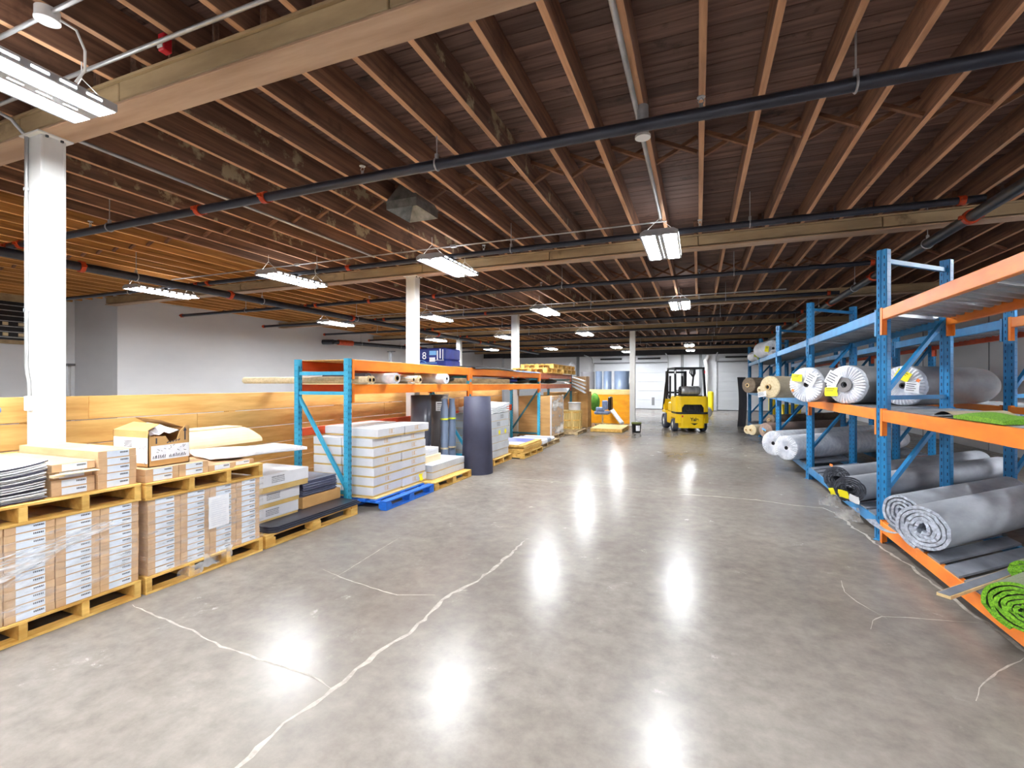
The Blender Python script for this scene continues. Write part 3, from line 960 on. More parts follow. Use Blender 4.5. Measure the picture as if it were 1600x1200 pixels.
XFRONT = -3.9
pallet(XFRONT, 1.305, 1.02, 1.04, 0.0, 'yellow floor pallet under the brown cartons with loose white film strands')
pallet(XFRONT, 1.305, 1.02, 1.04, 0.7235, 'yellow pallet lying on the film-strand cartons, under the carpet tile pile')
r = random.Random(11)
for c_ in range(4):
    for k in range(12):
        flat_carton(XFRONT - 0.012 - r.uniform(0, 0.006), 1.318 + c_ * 0.2505, 0.1305 + k * 0.0494,
                    'brown carton, %s from the bottom, column %s from the papered pallet, white film strands' % (ORD[k + 1], ['four', 'three', 'two', 'one'][c_]), 'flat cartons under the film strands')
for k in range(5):
    flat_carton(XFRONT - 0.03 - r.uniform(0, 0.006), 2.066, 0.855 + k * 0.0535, 'brown carton, %s from the bottom of the five-high top pile' % ORD[k + 1], 'five-high pile on the upper pallet', 0.245, 1.0, 0.0533)
for k in range(4):
    flat_carton(XFRONT - 0.05 - (0.03 if k == 2 else 0) - r.uniform(0, 0.006), 1.815, 0.855 + k * 0.053, 'brown carton, %s from the bottom of the four-high pile beside the carpet tiles' % ORD[k + 1], 'four-high pile on the upper pallet', 0.242, 1.0, 0.0528)
# torn flap of the opened carton
t = thing('torn_flap', 'torn strip of white cardboard sticking out of the four-high carton pile', 'cardboard strip', (XFRONT - 0.03, 1.8, 0.99))
mb = MB()
mb.box(XFRONT - 0.049, 1.83, 1.001, XFRONT + 0.02, 2.05, 1.006)
mb.box(XFRONT - 0.049, 1.80, 0.985, XFRONT - 0.0, 1.86, 1.0)
mb.build('strip', MAT['cream'], t)

# carpet tile pile with curled ends
for k in range(17):
    mb = MB()
    z = 0.858 + k * 0.0128
    ly, wx = 0.50, 0.52
    yo, xo = 1.285 + r.uniform(-0.012, 0.012), XFRONT - 0.045 + r.uniform(-0.012, 0.012)
    Pt, Pb = [], []
    for i in range(9):
        v = i / 8
        curl = 0.030 * max(0, (v - 0.45) / 0.55) ** 2 * (0.2 + k / 17)
        Pt.append([(xo - wx, yo + v * ly, z + 0.0075 + curl), (xo, yo + v * ly, z + 0.0075 + curl)])
        Pb.append([(xo - wx, yo + v * ly, z + curl), (xo, yo + v * ly, z + curl)])
    mb.grid([list(reversed(q)) for q in Pt], 0)
    mb.grid(Pb, 1)
    for a in range(8):
        mb.face([Pb[a][1], Pb[a + 1][1], Pt[a + 1][1], Pt[a][1]], 0 if k % 4 else 1)
        mb.face([Pb[a + 1][0], Pb[a][0], Pt[a][0], Pt[a + 1][0]], 0)
    mb.face([Pb[8][1], Pb[8][0], Pt[8][0], Pt[8][1]], 0 if k % 4 else 1)
    mb.face([Pb[0][0], Pb[0][1], Pt[0][1], Pt[0][0]], 0)
    o = mb.build('carpet_tile', [MAT['tile_top'], MAT['tile_dark']], at=(xo, yo, z))
    tag(o, 'curled white-backed carpet tile, %s from the bottom of the pile' % (ORD[k + 1] if k < 16 else 'topmost'), 'carpet tile', 'carpet tiles on the upper pallet')

# second pallet stack, wrapped, with a paper sheet
X2 = XFRONT + 0.01
pallet(X2, 2.352, 1.04, 1.04, 0.0, 'floor pallet under the film-wrapped cartons with the paper sheet')
pallet(X2, 2.352, 1.04, 1.04, 0.7125, 'yellow pallet lying on the cartons with the paper sheet')
for c_ in range(4):
    for k in range(12):
        flat_carton(X2 - 0.02 - r.uniform(0, 0.005), 2.378 + c_ * 0.2495, 0.1305 + k * 0.0484,
                    'brown carton, %s from the bottom, column %s from the white-carton pallet, paper-sheet stack' % (ORD[k + 1], ['four', 'three', 'two', 'one'][c_]), 'flat cartons behind the paper sheet', 0.246, 0.98, 0.0482)
for c_, n_ in ((0, 2), (1, 2), (2, 1), (3, 1)):
    for k in range(n_):
        flat_carton(X2 - 0.035 - (0.06 if c_ == 3 else 0), 2.37 + c_ * 0.2515, 0.8435 + k * 0.0508, 'brown carton on the upper pallet, %s' % (['under the torn carton, lower one', 'under the torn carton, upper one', 'beside the torn carton, lower one', 'beside the torn carton, upper one', '', '', '', ''][c_ * 2 + k] if c_ < 2 else ['between the upper pile and the white bag', 'tucked under the white paper bag'][c_ - 2]), 'cartons on the upper pallet', 0.247, 0.9, 0.0506 if c_ < 3 else 0.04)
sheet = MB()
P = [[(X2 + 0.0035 + 0.003 * math.sin(i * 2.1 + j), 2.845 + 0.19 * j / 5, 0.36 + 0.27 * i / 6) for j in range(6)] for i in range(7)]
sheet.grid([list(q) for q in P])
sheet.grid([[(p[0] - 0.001, p[1], p[2]) for p in reversed(q)] for q in P])
for k in range(13):
    z = 0.385 + k * 0.018
    sheet.box(X2 + 0.008, 2.865, z, X2 + 0.0085, 2.865 + (0.14 if k % 4 else 0.09), z + 0.003, 1)
tag(sheet.build('paper_sheet', [MAT['paper'], mat('faint_print', (206, 210, 220), rough=0.6)], at=(X2, 2.85, 0.36)), 'white printed paper sheet taped to the wrapped brown cartons', 'paper')


def wrap_sheet(name, label, y0, y1, z0, z1, x, m_, seed, depth=0.9, slant=0.0):
    rr_ = random.Random(seed)
    ph = [rr_.uniform(0, 6) for _ in range(4)]
    mb = MB()
    P = []
    for i in range(9):
        row = []
        for j in range(25):
            v, u = i / 8, j / 24
            z = z0 + (z1 - z0) * v + slant * (u - 0.5)
            row.append((x + 0.004 + 0.003 * math.sin(9 * v + 4 * u + ph[0]), y0 + (y1 - y0) * u, z))
        P.append(row)
    mb.grid(P)
    P2 = [[(x - depth * j / 4, y0 - 0.004, z0 + (z1 - z0) * i / 4 - slant * 0.5) for j in range(4, -1, -1)] for i in range(5)]
    mb.grid(P2)
    return tag(mb.build(name, m_, at=(x, y0, z0)), label, 'stretch wrap')


wrap_sheet('stretch_wrap', 'clear stretch film around the brown cartons with the paper sheet', 2.366, 3.40, 0.133, 0.709, X2 - 0.009, MAT['film'], 1)
# twisted milky strands across the first stack
t = thing('film_strands', 'twisted white film strands slanting across the brown cartons beside the viewer', 'stretch wrap', (XFRONT, 1.3, 0.3))
for k in range(24):
    mb = MB()
    q = r.uniform(0, 1)
    z0 = 0.27 + 0.26 * k / 23
    z1 = 0.53 + 0.10 * (k / 23) + r.uniform(-0.01, 0.01)
    y1 = 2.25 - 0.5 * abs(k / 23 - 0.75) - r.uniform(0, 0.15)
    w_ = r.uniform(0.002, 0.008)
    pts = [(XFRONT + 0.012 + 0.004 * math.sin(i * 1.7 + k), 1.3 + (y1 - 1.3) * i / 10, z0 + (z1 - z0) * (i / 10) ** 1.15) for i in range(11)]
    mb.grid([[(x, y, z - w_) for x, y, z in pts], [(x + 0.002, y, z + w_) for x, y, z in pts]])
    mb.build('strand', MAT['film_strand'], t)
wrap_sheet('stretch_wrap', 'clear stretch film around the brown cartons under the white strands', 1.312, 2.30, 0.19, 0.65, XFRONT - 0.009, MAT['film'], 4, slant=0.10)
# loose film scraps at the foot of the papered stack
t = thing('film_scraps', 'crumpled clear film hanging at the foot of the papered stack', 'stretch wrap', (X2, 2.9, 0.08))
for k, (y, z, s_) in enumerate(((2.72, 0.05, 0.05), (2.86, 0.09, 0.06), (3.0, 0.10, 0.05), (2.62, 0.06, 0.04))):
    mb = MB()
    P = [[(X2 + 0.006 + r.uniform(0, 0.02), y + s_ * (j - 2) * 0.6 + r.uniform(-0.01, 0.01), z + s_ * (i - 1) * 0.6 + r.uniform(-0.008, 0.008)) for j in range(5)] for i in range(4)]
    mb.grid(P)
    mb.build('scrap', MAT['film_soft'], t)

# torn open carton on the second stack
cx0, cx1, cy0, cy1, cz0, cz1 = -4.42, -3.985, 2.425, 2.745, 0.947, 1.232
t = thing('open_carton', 'torn open shipping carton with black writing and paper stuffing', 'carton', (-4.2, 2.58, cz0))
mb = MB()
th = 0.006
mb.box(cx0, cy0, cz0, cx1, cy1, cz0 + th)
mb.box(cx0, cy0, cz0, cx1, cy0 + th, cz1)
mb.box(cx0, cy1 - th, cz0, cx1, cy1, cz1 + 0.01)
mb.box(cx0, cy0, cz0, cx0 + th, cy1, cz1)
# front with a torn notch
mb.prism([(cy0, cz0), (cy1, cz0), (cy1, cz1 + 0.02), (cy1 - 0.03, cz1 + 0.025), (cy1 - 0.08, cz1 - 0.02), (cy1 - 0.10, cz1 - 0.09), (cy0 + 0.16, cz1 - 0.10), (cy0 + 0.13, cz1 - 0.05), (cy0 + 0.02, cz1 - 0.045), (cy0, cz1 - 0.02)], cx1 - th, cx1, lambda u, v, h_: (h_, u, v))
mb.build('carton_body', MAT['kraft_dark'], t)
for nm, pts in (('flap', [(cx0, cy0, cz1), (cx1 - 0.02, cy0, cz1), (cx1 - 0.06, cy0 + 0.12, cz1 + 0.045), (cx0 + 0.02, cy0 + 0.14, cz1 + 0.055)]),
                ('flap', [(cx0, cy1, cz1), (cx0 + 0.02, cy1 - 0.17, cz1 + 0.09), (cx1 - 0.12, cy1 - 0.15, cz1 + 0.07), (cx1 - 0.05, cy1, cz1)])):
    mb = MB()
    mb.face(pts)
    mb.face([(x, y_, z - 0.004) for x, y_, z in reversed(pts)])
    mb.build(nm, MAT['kraft_dark'], t)
mb = MB()
mb.box(cx0 + 0.01, cy0 - 0.0015, cz0 + 0.03, cx1 - 0.008, cy0 - 0.0003, cz1 - 0.055)
for k in range(6):
    mb.box(cx0 + 0.14 + 0.01 * (k % 2), cy0 - 0.0022, cz1 - 0.085 - k * 0.011, cx0 + 0.24, cy0 - 0.0015, cz1 - 0.08 - k * 0.011, 1)
for k, (x, z) in enumerate(((0.33, 0.14), (0.37, 0.16), (0.39, 0.15), (0.06, 0.09), (0.1, 0.08), (0.39, 0.04))):
    mb.bar((cx0 + x, cy0 - 0.002, cz0 + z), (cx0 + x + 0.018, cy0 - 0.002, cz0 + z + 0.02 * (-1) ** k), 0.004, 0.001, 1, up=(0, 1, 0))
mb.build('side_label', [MAT['paper'], MAT['print']], t)
mb = MB()
mb.box(cx1 + 0.0003, cy0 + 0.02, cz0 + 0.05, cx1 + 0.0015, cy1, cz0 + 0.165)
yy = cy0 + 0.035
while yy < cy1 - 0.03:
    hh = r.uniform(0.016, 0.03)
    if not (cy0 + 0.13 < yy < cy0 + 0.15):
        mb.bar((cx1 + 0.002, yy, cz0 + 0.062), (cx1 + 0.002, yy + r.uniform(-0.004, 0.008), cz0 + 0.062 + hh), 0.005, 0.001, 1, up=(1, 0, 0))
    yy += 0.0125
for k in range(16):
    a, b_ = r.uniform(cy0 + 0.05, cy1 - 0.03), r.uniform(cz0 + 0.105, cz0 + 0.155)
    mb.bar((cx1 + 0.002, a, b_), (cx1 + 0.002, a + r.uniform(0.005, 0.02), b_ + r.uniform(-0.012, 0.012)), 0.003, 0.001, 1, up=(1, 0, 0))
mb.build('front_label', [MAT['paper'], MAT['print']], t)
mb = MB()
mb.bar((cx1 + 0.001, cy1 - 0.035, cz0 + 0.19), (cx1 + 0.001, cy1 - 0.035, cz1 - 0.02), 0.010, 0.001, 0, up=(1, 0, 0))
mb.prism([(cy1 - 0.05, cz1 - 0.02), (cy1 - 0.02, cz1 - 0.02), (cy1 - 0.035, cz1 + 0.012)], cx1 + 0.0004, cx1 + 0.0014, lambda u, v, h_: (h_, u, v))
mb.bar((cx1 + 0.001, cy0 + 0.06, cz0 + 0.18), (cx1 + 0.001, cy0 + 0.06, cz0 + 0.225), 0.011, 0.001, 0, up=(1, 0, 0))
for k in range(5):
    mb.bar((cx1 + 0.001, cy0 + 0.14 + k * 0.022, cz0 + 0.178 + k * 0.003), (cx1 + 0.001, cy0 + 0.155 + k * 0.022, cz0 + 0.19 + k * 0.003), 0.008, 0.001, 0, up=(1, 0, 0))
mb.build('arrow_print', MAT['print'], t)
mb = MB()
P = []
for i in range(8):
    row = []
    for j in range(8):
        u, v = i / 7, j / 7
        row.append((cx0 + 0.03 + u * 0.37, cy0 + 0.03 + v * 0.26, cz1 - 0.03 + 0.075 * math.sin(PI * u) * math.sin(PI * v) + r.uniform(-0.02, 0.02)))
    P.append(row)
mb.grid(P, 0, False)
mb.build('paper_stuffing', MAT['paper'], t)

# cream half-round board and white bag
mb = MB()
pr = []
for k in range(9):
    a = PI * 0.5 * k / 8
    pr.append((-4.62 - 0.0 + 0.0 + 0.10 * math.sin(a) - 0.10, 0.955 + 0.05 + 0.105 * math.cos(a)))
poly = [(-5.05, 0.955), (-4.62, 0.955)] + [(-4.62 - 0.13 * (1 - math.cos(PI / 2 * k / 8)), 0.955 + 0.165 * math.sin(PI / 2 * k / 8)) for k in range(1, 9)] + [(-5.05, 1.12)]
mb.prism(poly, 2.85, 4.02, lambda u, v, h_: (u, h_ - 0.14 * max(0, (v - 1.0) / 0.12) * (1 if h_ > 3 else 0), v))
mb.box(-5.0, 2.84, 1.123, -4.74, 3.86, 1.133)
tag(mb.build('foam_board', MAT['cream'], at=(-4.8, 3.4, 0.955)), 'cream rounded board lying behind the torn open carton', 'board')
t = tag(MB().box(-5.06, 2.90, 0.8435, -4.92, 3.38, 0.952, 0, 0.003).box(-4.92, 2.90, 0.9, -4.64, 3.3, 0.952).build('support_carton', MAT['kraft'], at=(-5, 2.8, 0.8435)), 'brown carton under the cream rounded board', 'carton')
mb = MB()
top, bot = [], []
for i in range(7):
    rt, rb = [], []
    for j in range(11):
        u, v = i / 6, j / 10
        x = -4.55 + 0.5 * u + 0.02 * math.sin(j)
        y_ = 3.14 + 0.98 * v - 0.12 * u * (1 - v)
        lift = 0.10 * (1 - v) * 0.15 + 0.02 * math.sin(3 * u + 5 * v)
        z = 0.966 - 0.05 * v - 0.01 * u + 0.006 * math.sin(7 * v + 3 * u)
        rt.append((x, y_, z))
        rb.append((x, y_, z - (0.05 if 0 < i < 6 and j < 10 else 0.03)))
    top.append(rt)
    bot.append(rb)
mb.grid(top)
mb.grid([list(reversed(q)) for q in bot])
for side in (0, 6):
    for j in range(10):
        q = [top[side][j], top[side][j + 1], bot[side][j + 1], bot[side][j]]
        mb.face(q if side == 0 else list(reversed(q)), 0)
for i in range(6):
    mb.face([top[i][10], top[i + 1][10], bot[i + 1][10], bot[i][10]])
    mb.face([top[i + 1][0], top[i][0], bot[i][0], bot[i + 1][0]])
for k in range(3):
    mb.bar((-4.12 - 0.03 * k, 3.52, 0.962), (-4.14 - 0.05 * k, 3.60, 0.958), 0.012, 0.002, 1)
mb.bar((-4.05, 3.86, 0.92), (-4.07, 4.05, 0.912), 0.006, 0.006, 1)
t = tag(mb.build('paper_bag', [MAT['paper'], MAT['print']], at=(-4.3, 3.6, 0.85)), 'white printed paper bag lying flat over the end of the upper pallet', 'bag')

# ------------------------------------------------------------------ white telescoping cartons
WC = {}


def lid_carton(x1, y0, z, ly, wx, h, label, group=None, print_='tan', rz=0.0, base=0.2, lid='white_card', pr_at=0.4):
    key = (ly, wx, h, print_, base, lid, pr_at)
    t = thing('lid_carton', label, 'carton', (x1, y0, z), rz, group)
    if key not in WC:
        hb = h * base
        d = [('base', MB().box(-wx + 0.004, 0.004, 0, -0.004, ly - 0.004, hb + 0.002, 0, 0.002).mesh('base', MAT['tan_base'])),
             ('lid', MB().box(-wx, 0, hb, 0, ly, h, 0, 0.003).mesh('lid', MAT[lid]))]
        mb = MB()
        y = ly * pr_at
        zz, hh = hb + (h - hb) * 0.25, (h - hb) * 0.55
        if print_ == 'tan':
            wd = 0.12
            for k in range(5):
                mb.box(0, y, zz + hh * k / 4, 0.0008, y + wd * (1 if k in (0, 4) else 0.7), zz + hh * k / 4 + 0.004)
            mb.box(0, y, zz, 0.0008, y + 0.004, zz + hh)
            mb.box(0, y + wd * 0.45, zz, 0.0008, y + wd * 0.55, zz + hh)
        elif print_ == 'dark':
            for k in range(4):
                yy_ = y
                while yy_ < y + 0.16:
                    wd = r.uniform(0.004, 0.014)
                    mb.box(0, yy_, zz + hh * k / 4, 0.0008, yy_ + wd, zz + hh * k / 4 + hh * (0.16 if k < 3 else 0.24))
                    yy_ += wd + 0.004
        if mb.f:
            d.append(('print', mb.mesh('print', MAT['print_tan' if print_ == 'tan' else 'print_grey'])))
        WC[key] = d
    for nm, me in WC[key]:
        inst(nm, me, t)
    return t


# third pallet: white cartons, brown carton with slate tiles, rubber mats
pallet(-3.9, 3.43, 1.34, 1.06, 0.0, 'block pallet with dark rubber mats and white cartons by the cyan rack post', kind='block', n=3, h=0.125)
for k in range(3):
    mb = MB()
    y0, y1, x0, x1 = 3.50 + k * 0.02, 4.82 - k * 0.015, -4.88, -3.885 - k * 0.018
    z = 0.1262 + k * 0.0155
    mb.prism([(x0, y0), (x1 - 0.06, y0), (x1, y0 + 0.05), (x1, y1), (x0, y1)], z, z + 0.0148, lambda u, v, h_: (u, v, h_))
    tag(mb.build('rubber_mat', MAT['rubber'], at=(x0, y0, z)), 'dark rubber mat on the block pallet, %s' % ['bottom of three', 'middle of three', 'topmost, under the white cartons'][k], 'mat', 'rubber mats on the block pallet')
zt = 0.174
lid_carton(-4.16, 3.44, zt, 0.655, 0.62, 0.142, 'white carton with tan base, bottom of the three beside the slate tiles', 'white cartons on the block pallet', 'dark', base=0.17, pr_at=0.34)
lid_carton(-4.15, 3.44, zt + 0.1435, 0.66, 0.62, 0.165, 'white carton with tan base, middle of the three beside the slate tiles', 'white cartons on the block pallet', 'dark', base=0.27, pr_at=0.34)
lid_carton(-4.10, 3.47, zt + 0.31, 0.71, 0.64, 0.185, 'white carton with tan base, topmost of the three beside the slate tiles', 'white cartons on the block pallet', 'dark', base=0.32, pr_at=0.30)
b = tag(MB().box(-4.80, 4.185, zt, -4.19, 4.80, zt + 0.128, 0, 0.003).build('brown_carton', MAT['kraft_dark'], at=(-4.5, 4.5, zt)), 'plain brown carton under the slate vinyl tiles', 'carton')
for k in range(13):
    z = zt + 0.1295 + k * 0.0138
    o = MB().box(-4.78 + r.uniform(-0.01, 0.01), 4.19 + r.uniform(-0.004, 0.01), z, -4.20 + r.uniform(-0.012, 0.012), 4.735 + r.uniform(-0.015, 0.015), z + 0.0133, 0, 0.002).build('vinyl_tile', MAT['slate'], at=(-4.5, 4.2, z))
    tag(o, 'slate blue vinyl tile, %s from the bottom of the pile on the brown carton' % ORD[k + 1], 'floor tile', 'slate tiles on the brown carton')

# blue pallet with the tall block of white cartons
pallet(-3.66, 5.02, 1.16, 1.1, 0.0, 'bright blue painted pallet under the tall block of white cartons', 'pallet_blue', 'block', 0.115, 3)
mb = MB().box(-4.75, 5.07, 0.1165, -3.86, 6.18, 0.127)
tag(mb.build('plywood_sheet', MAT['pale_ply'], at=(-4.4, 5.7, 0.116)), 'thin plywood sheet on the blue pallet', 'board')
hz = 0.1255
for c_, (y0, ly) in enumerate(((5.08, 0.632), (5.716, 0.632))):
    for k in range(7):
        dx = r.uniform(-0.012, 0.01) + (0.05 if k == 6 else 0)
        dy = (-0.02 + 0.06 if k == 6 and c_ == 0 else (0.012 if k == 6 else r.uniform(-0.002, 0.002)))
        lid_carton(-3.90 + dx - (0.02 if k == 5 else 0), y0 + dy, 0.1285 + k * (hz + 0.0008), ly - 0.004 - (0.036 if k == 6 and c_ == 0 else 0), 0.5, hz,
                   'white carton with tan print, %s from the bottom, %s column over the blue pallet' % (ORD[k + 1], ['rack-post', 'aisle-end'][c_]), 'white cartons over the blue pallet', 'tan', base=0.19)
for k in range(6):
    lid_carton(-4.43 + r.uniform(-0.004, 0.004), 5.085, 0.1285 + k * (hz + 0.0008), 1.26, 0.47, hz, 'white carton, %s from the bottom, behind the cyan diagonal brace' % ORD[k + 1], 'white cartons behind the cyan brace', 'none', base=0.19)
for k in range(1):
    lid_carton(-4.44, 5.3, 0.1285 + 6 * (hz + 0.0008), 1.04, 0.46, hz, 'grey-white carton on top of the block, behind the front columns', None, 'none', base=0.19)
mb = MB()
P = [[(-3.872 + 0.012 * math.sin(2 * i + j), 6.12 + 0.045 * j + 0.01 * math.sin(i * 3), 0.16 + 0.035 * i - 0.01 * math.sin(j * 2)) for j in range(3)] for i in range(4)]
mb.grid(P)
mb.grid([[(p[0] - 0.002, p[1], p[2]) for p in reversed(q)] for q in P])
tag(mb.build('yellow_tag', MAT['yellow_tag'], at=(-3.87, 6.12, 0.16)), 'crumpled yellow tag stuck on the bottom white carton', 'tag')

# fourth pallet
pallet(-3.66, 6.22, 1.22, 0.75, 0.0, 'worn block pallet with two layers of grey-white cartons', 'pallet', 'block', 0.12, 3)
lid_carton(-3.80, 6.375, 0.1215, 1.06, 0.6, 0.105, 'long grey-white carton, lower one on the worn block pallet', None, 'none', base=0.1, lid='grey_card')
lid_carton(-3.80, 6.37, 0.2275, 1.07, 0.6, 0.118, 'long grey-white carton, upper one on the worn block pallet', None, 'none', base=0.12, lid='grey_card')
tag(MB().box(-4.38, 6.39, 0.347, -4.0, 6.98, 0.452, 0, 0.003).build('cream_carton', MAT['cream'], at=(-4.2, 6.6, 0.347)), 'cream carton on the worn pallet, under the white carton', 'carton')
mb = MB().box(-4.38, 6.39, 0.4535, -4.02, 6.94, 0.505, 0, 0.003).box(-4.38, 6.39, 0.506, -4.02, 6.94, 0.56, 0, 0.003)
tag(mb.build('white_carton', MAT['white_card'], at=(-4.2, 6.6, 0.4535)), 'white carton on top of the cream one at the navy vinyl roll', 'carton')

# ------------------------------------------------------------------ pallet racks
PM = {}


def post_mesh(h, mat_, w_=0.08, d_=0.07):
    key = (h, mat_, w_)
    if key not in PM:
        mb = MB()
        mb.box(-w_ / 2, 0.004, 0, w_ / 2, d_, h, 0, 0.003)
        for sx in (-1, 1):
            mb.box(sx * w_ * 0.27 - w_ * 0.17, 0, 0, sx * w_ * 0.27 + w_ * 0.17, 0.006, h)
            z = 0.06
            while z < h - 0.05:
                mb.box(sx * w_ * 0.27 - 0.0045, -0.0008, z, sx * w_ * 0.27 + 0.0045, 0.001, z + 0.032, 1)
                z += 0.076
        for sy in (0.022, 0.05):
            z = 0.1
            while z < h - 0.05:
                for sx in (-1, 1):
                    mb.box(sx * w_ / 2 - 0.0008, sy - 0.003, z, sx * w_ / 2 + 0.0008, sy + 0.003, z + 0.009, 1)
                z += 0.076
        mb.box(-w_ / 2 - 0.015, -0.02, 0, w_ / 2 + 0.015, d_ + 0.02, 0.006, 0)
        PM[key] = mb.mesh('post', [MAT[mat_], MAT['hole']])
    return PM[key]


def upright_frame(root, x, y, ang, depth, h, mat_, braces, bm=None, pw=0.08):
    dv = Vector((-math.sin(ang), math.cos(ang), 0))
    base = root.location
    for dd in (0, depth - 0.07):
        o = inst('post', post_mesh(h, mat_, pw), root, Vector((x, y, 0)) + dv * dd - base, (0, 0, ang))
    f, bk = Vector((x, y, 0)) + dv * 0.05, Vector((x, y, 0)) + dv * (depth - 0.05)
    for z0, z1 in braces:
        MB().bar((f.x, f.y, z0), (bk.x, bk.y, z1), 0.036, 0.045, up=(0, 0, 1) if abs(z0 - z1) > 0.05 else (0, 0, 1)).build('brace', MAT[bm or mat_], root)


def beam(root, x, ya, yb, z0, z1, mat_, front=-1, low=0.12, bt=0.05):
    """box beam along Y with a ledge; FRONT: -1 = faces -X, +1 = faces +X"""
    b = MB().box(x, ya + 0.045, z0, x + bt, yb - 0.045, z1, 0, 0.004).build('beam', MAT[mat_], root)
    for y0 in (ya + 0.038, yb - 0.045):
        mb = MB().box(x - 0.004, y0, z0 - low, x + bt + 0.004, y0 + 0.007, z1 + 0.012)
        fx = x - 0.004 if front < 0 else x + bt
        mb.box(fx, y0 - (0.0 if y0 < (ya + yb) / 2 else 0.05), z0 - low, fx + 0.004, y0 + (0.055 if y0 < (ya + yb) / 2 else 0.007), z1 + 0.012)
        mb.build('bracket', MAT[mat_], b)
    return b


def corrugated(name, root, x0, y0, y1, vec, z, mat_='deck', period=0.17, dep=0.045):
    """ribbed steel deck; ribs run along VEC, panels side by side along Y"""
    mb = MB()
    prof = []
    y = y0
    while y < y1 - 1e-4:
        for dy, dz in ((0, 0), (0.3, 0), (0.42, dep), (0.88, dep)):
            if y + dy * period < y1:
                prof.append((y + dy * period, z - dep + dz))
        y += period
    prof.append((y1, z - dep))
    mb.grid([[(x0, yy, zz) for yy, zz in prof], [(x0 + vec[0], yy + vec[1], zz) for yy, zz in prof]], 0, False)
    mb.grid([[(x0 + vec[0], yy + vec[1], zz - 0.002) for yy, zz in prof], [(x0, yy, zz - 0.002) for yy, zz in prof]], 0, False)
    return mb.build(name, MAT[mat_], root)


# --- cyan and orange rack along the aisle edge (square frames)
XF, XB = -4.17, -5.07
rk = thing('pallet_rack', 'cyan and orange pallet rack along the aisle with tubes on its shelf', 'pallet rack', (XF, 4.95, 0))
FY = [4.95, 8.43, 12.85, 16.5]
FMAT = ['cyan', 'cyan', 'cyan', 'teal']
zig = [[(1.74, 1.74), (1.48, 1.48), (0.25, 1.43), (0.2, 0.2)], [(1.74, 1.74), (1.48, 1.48), (0.25, 1.43), (0.2, 0.2)], [(1.74, 1.74), (1.44, 0.3), (0.2, 0.2)], [(1.74, 1.74), (1.44, 0.3)]]
for k, y in enumerate(FY):
    upright_frame(rk, XF, y, PI / 2, 0.9, 1.93, FMAT[k], zig[k], 'teal' if k > 1 else None, 0.075)
for k in range(3):
    m_ = 'orange' if k < 2 else 'salmon'
    for z0, z1 in ((1.776, 1.91), (1.467, 1.592)):
        beam(rk, XF - 0.055, FY[k], FY[k + 1], z0, z1, m_, 1, 0.11)
        beam(rk, XB + 0.005, FY[k], FY[k + 1], z0, z1, 'orange_red', -1, 0.05)
    if k < 2:
        beam(rk, XB + 0.005, FY[k], FY[k + 1], 0.89, 1.0, 'orange_red', -1, 0.05)
    MB().box(XB + 0.01, FY[k] + 0.06, 1.593, XF - 0.004, FY[k + 1] - 0.06, 1.604, 0, 0.002).build('shelf_board', MAT['pale_ply'], rk)
    if k != 1:
        MB().box(XB + 0.01, FY[k] + 0.06, 1.911, XF - 0.004, FY[k + 1] - 0.06, 1.921, 0, 0.002).build('shelf_board', MAT['pine'], rk)
for y in (8.43, 12.85):
    MB().box(XF + 0.001, y - 0.038, 1.40, XF + 0.006, y + 0.038, 1.92).build('joint_plate', MAT['orange'], rk)['label'] = 'orange connector plate on the post'
    MB().box(XF + 0.006, y - 0.034, 1.64, XF + 0.008, y + 0.034, 1.70).build('post_band', MAT['cyan'], rk)

# tubes on the shelf, pointing at the aisle
ZT = 1.606


def shelf_tube(y, x_end, ln, rad, m_, label, hole=0.55, z=ZT, group='tubes on the orange shelf', slant=0.0, name='tube_roll', cap=None):
    t = thing(name, label, 'roll', (x_end, y, z), group=group)
    a, b_ = (x_end, y, z + rad), (x_end - ln, y + slant * ln, z + rad)
    mb = MB()
    mb.ring(a, b_, rad, rad * hole, 22)
    mb.build('roll_body', MAT[m_], t)
    mb = MB()
    d = (Vector(b_) - Vector(a)).normalized()
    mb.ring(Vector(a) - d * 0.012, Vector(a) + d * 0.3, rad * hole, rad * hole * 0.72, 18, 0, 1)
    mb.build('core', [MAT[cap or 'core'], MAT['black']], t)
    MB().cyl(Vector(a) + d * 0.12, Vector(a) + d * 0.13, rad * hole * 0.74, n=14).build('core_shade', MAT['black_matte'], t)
    return t


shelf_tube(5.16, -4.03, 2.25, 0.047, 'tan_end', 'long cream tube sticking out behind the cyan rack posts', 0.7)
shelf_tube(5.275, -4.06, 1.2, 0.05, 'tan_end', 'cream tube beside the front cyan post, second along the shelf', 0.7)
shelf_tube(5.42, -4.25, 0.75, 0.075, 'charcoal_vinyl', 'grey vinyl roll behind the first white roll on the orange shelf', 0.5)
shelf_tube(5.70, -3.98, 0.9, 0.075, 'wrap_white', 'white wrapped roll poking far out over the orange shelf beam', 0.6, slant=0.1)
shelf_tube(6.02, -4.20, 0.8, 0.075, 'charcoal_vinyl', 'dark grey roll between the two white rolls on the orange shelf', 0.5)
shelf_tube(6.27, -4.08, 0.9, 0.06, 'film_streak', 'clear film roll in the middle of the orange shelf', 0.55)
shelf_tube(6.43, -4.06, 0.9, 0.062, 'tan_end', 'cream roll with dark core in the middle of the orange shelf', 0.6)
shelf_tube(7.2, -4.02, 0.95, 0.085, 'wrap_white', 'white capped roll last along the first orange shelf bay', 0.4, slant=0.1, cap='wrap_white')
t = thing('black_bag', 'black bag at the end of the first shelf bay', 'bag', (-4.5, 7.8, ZT))
P = []
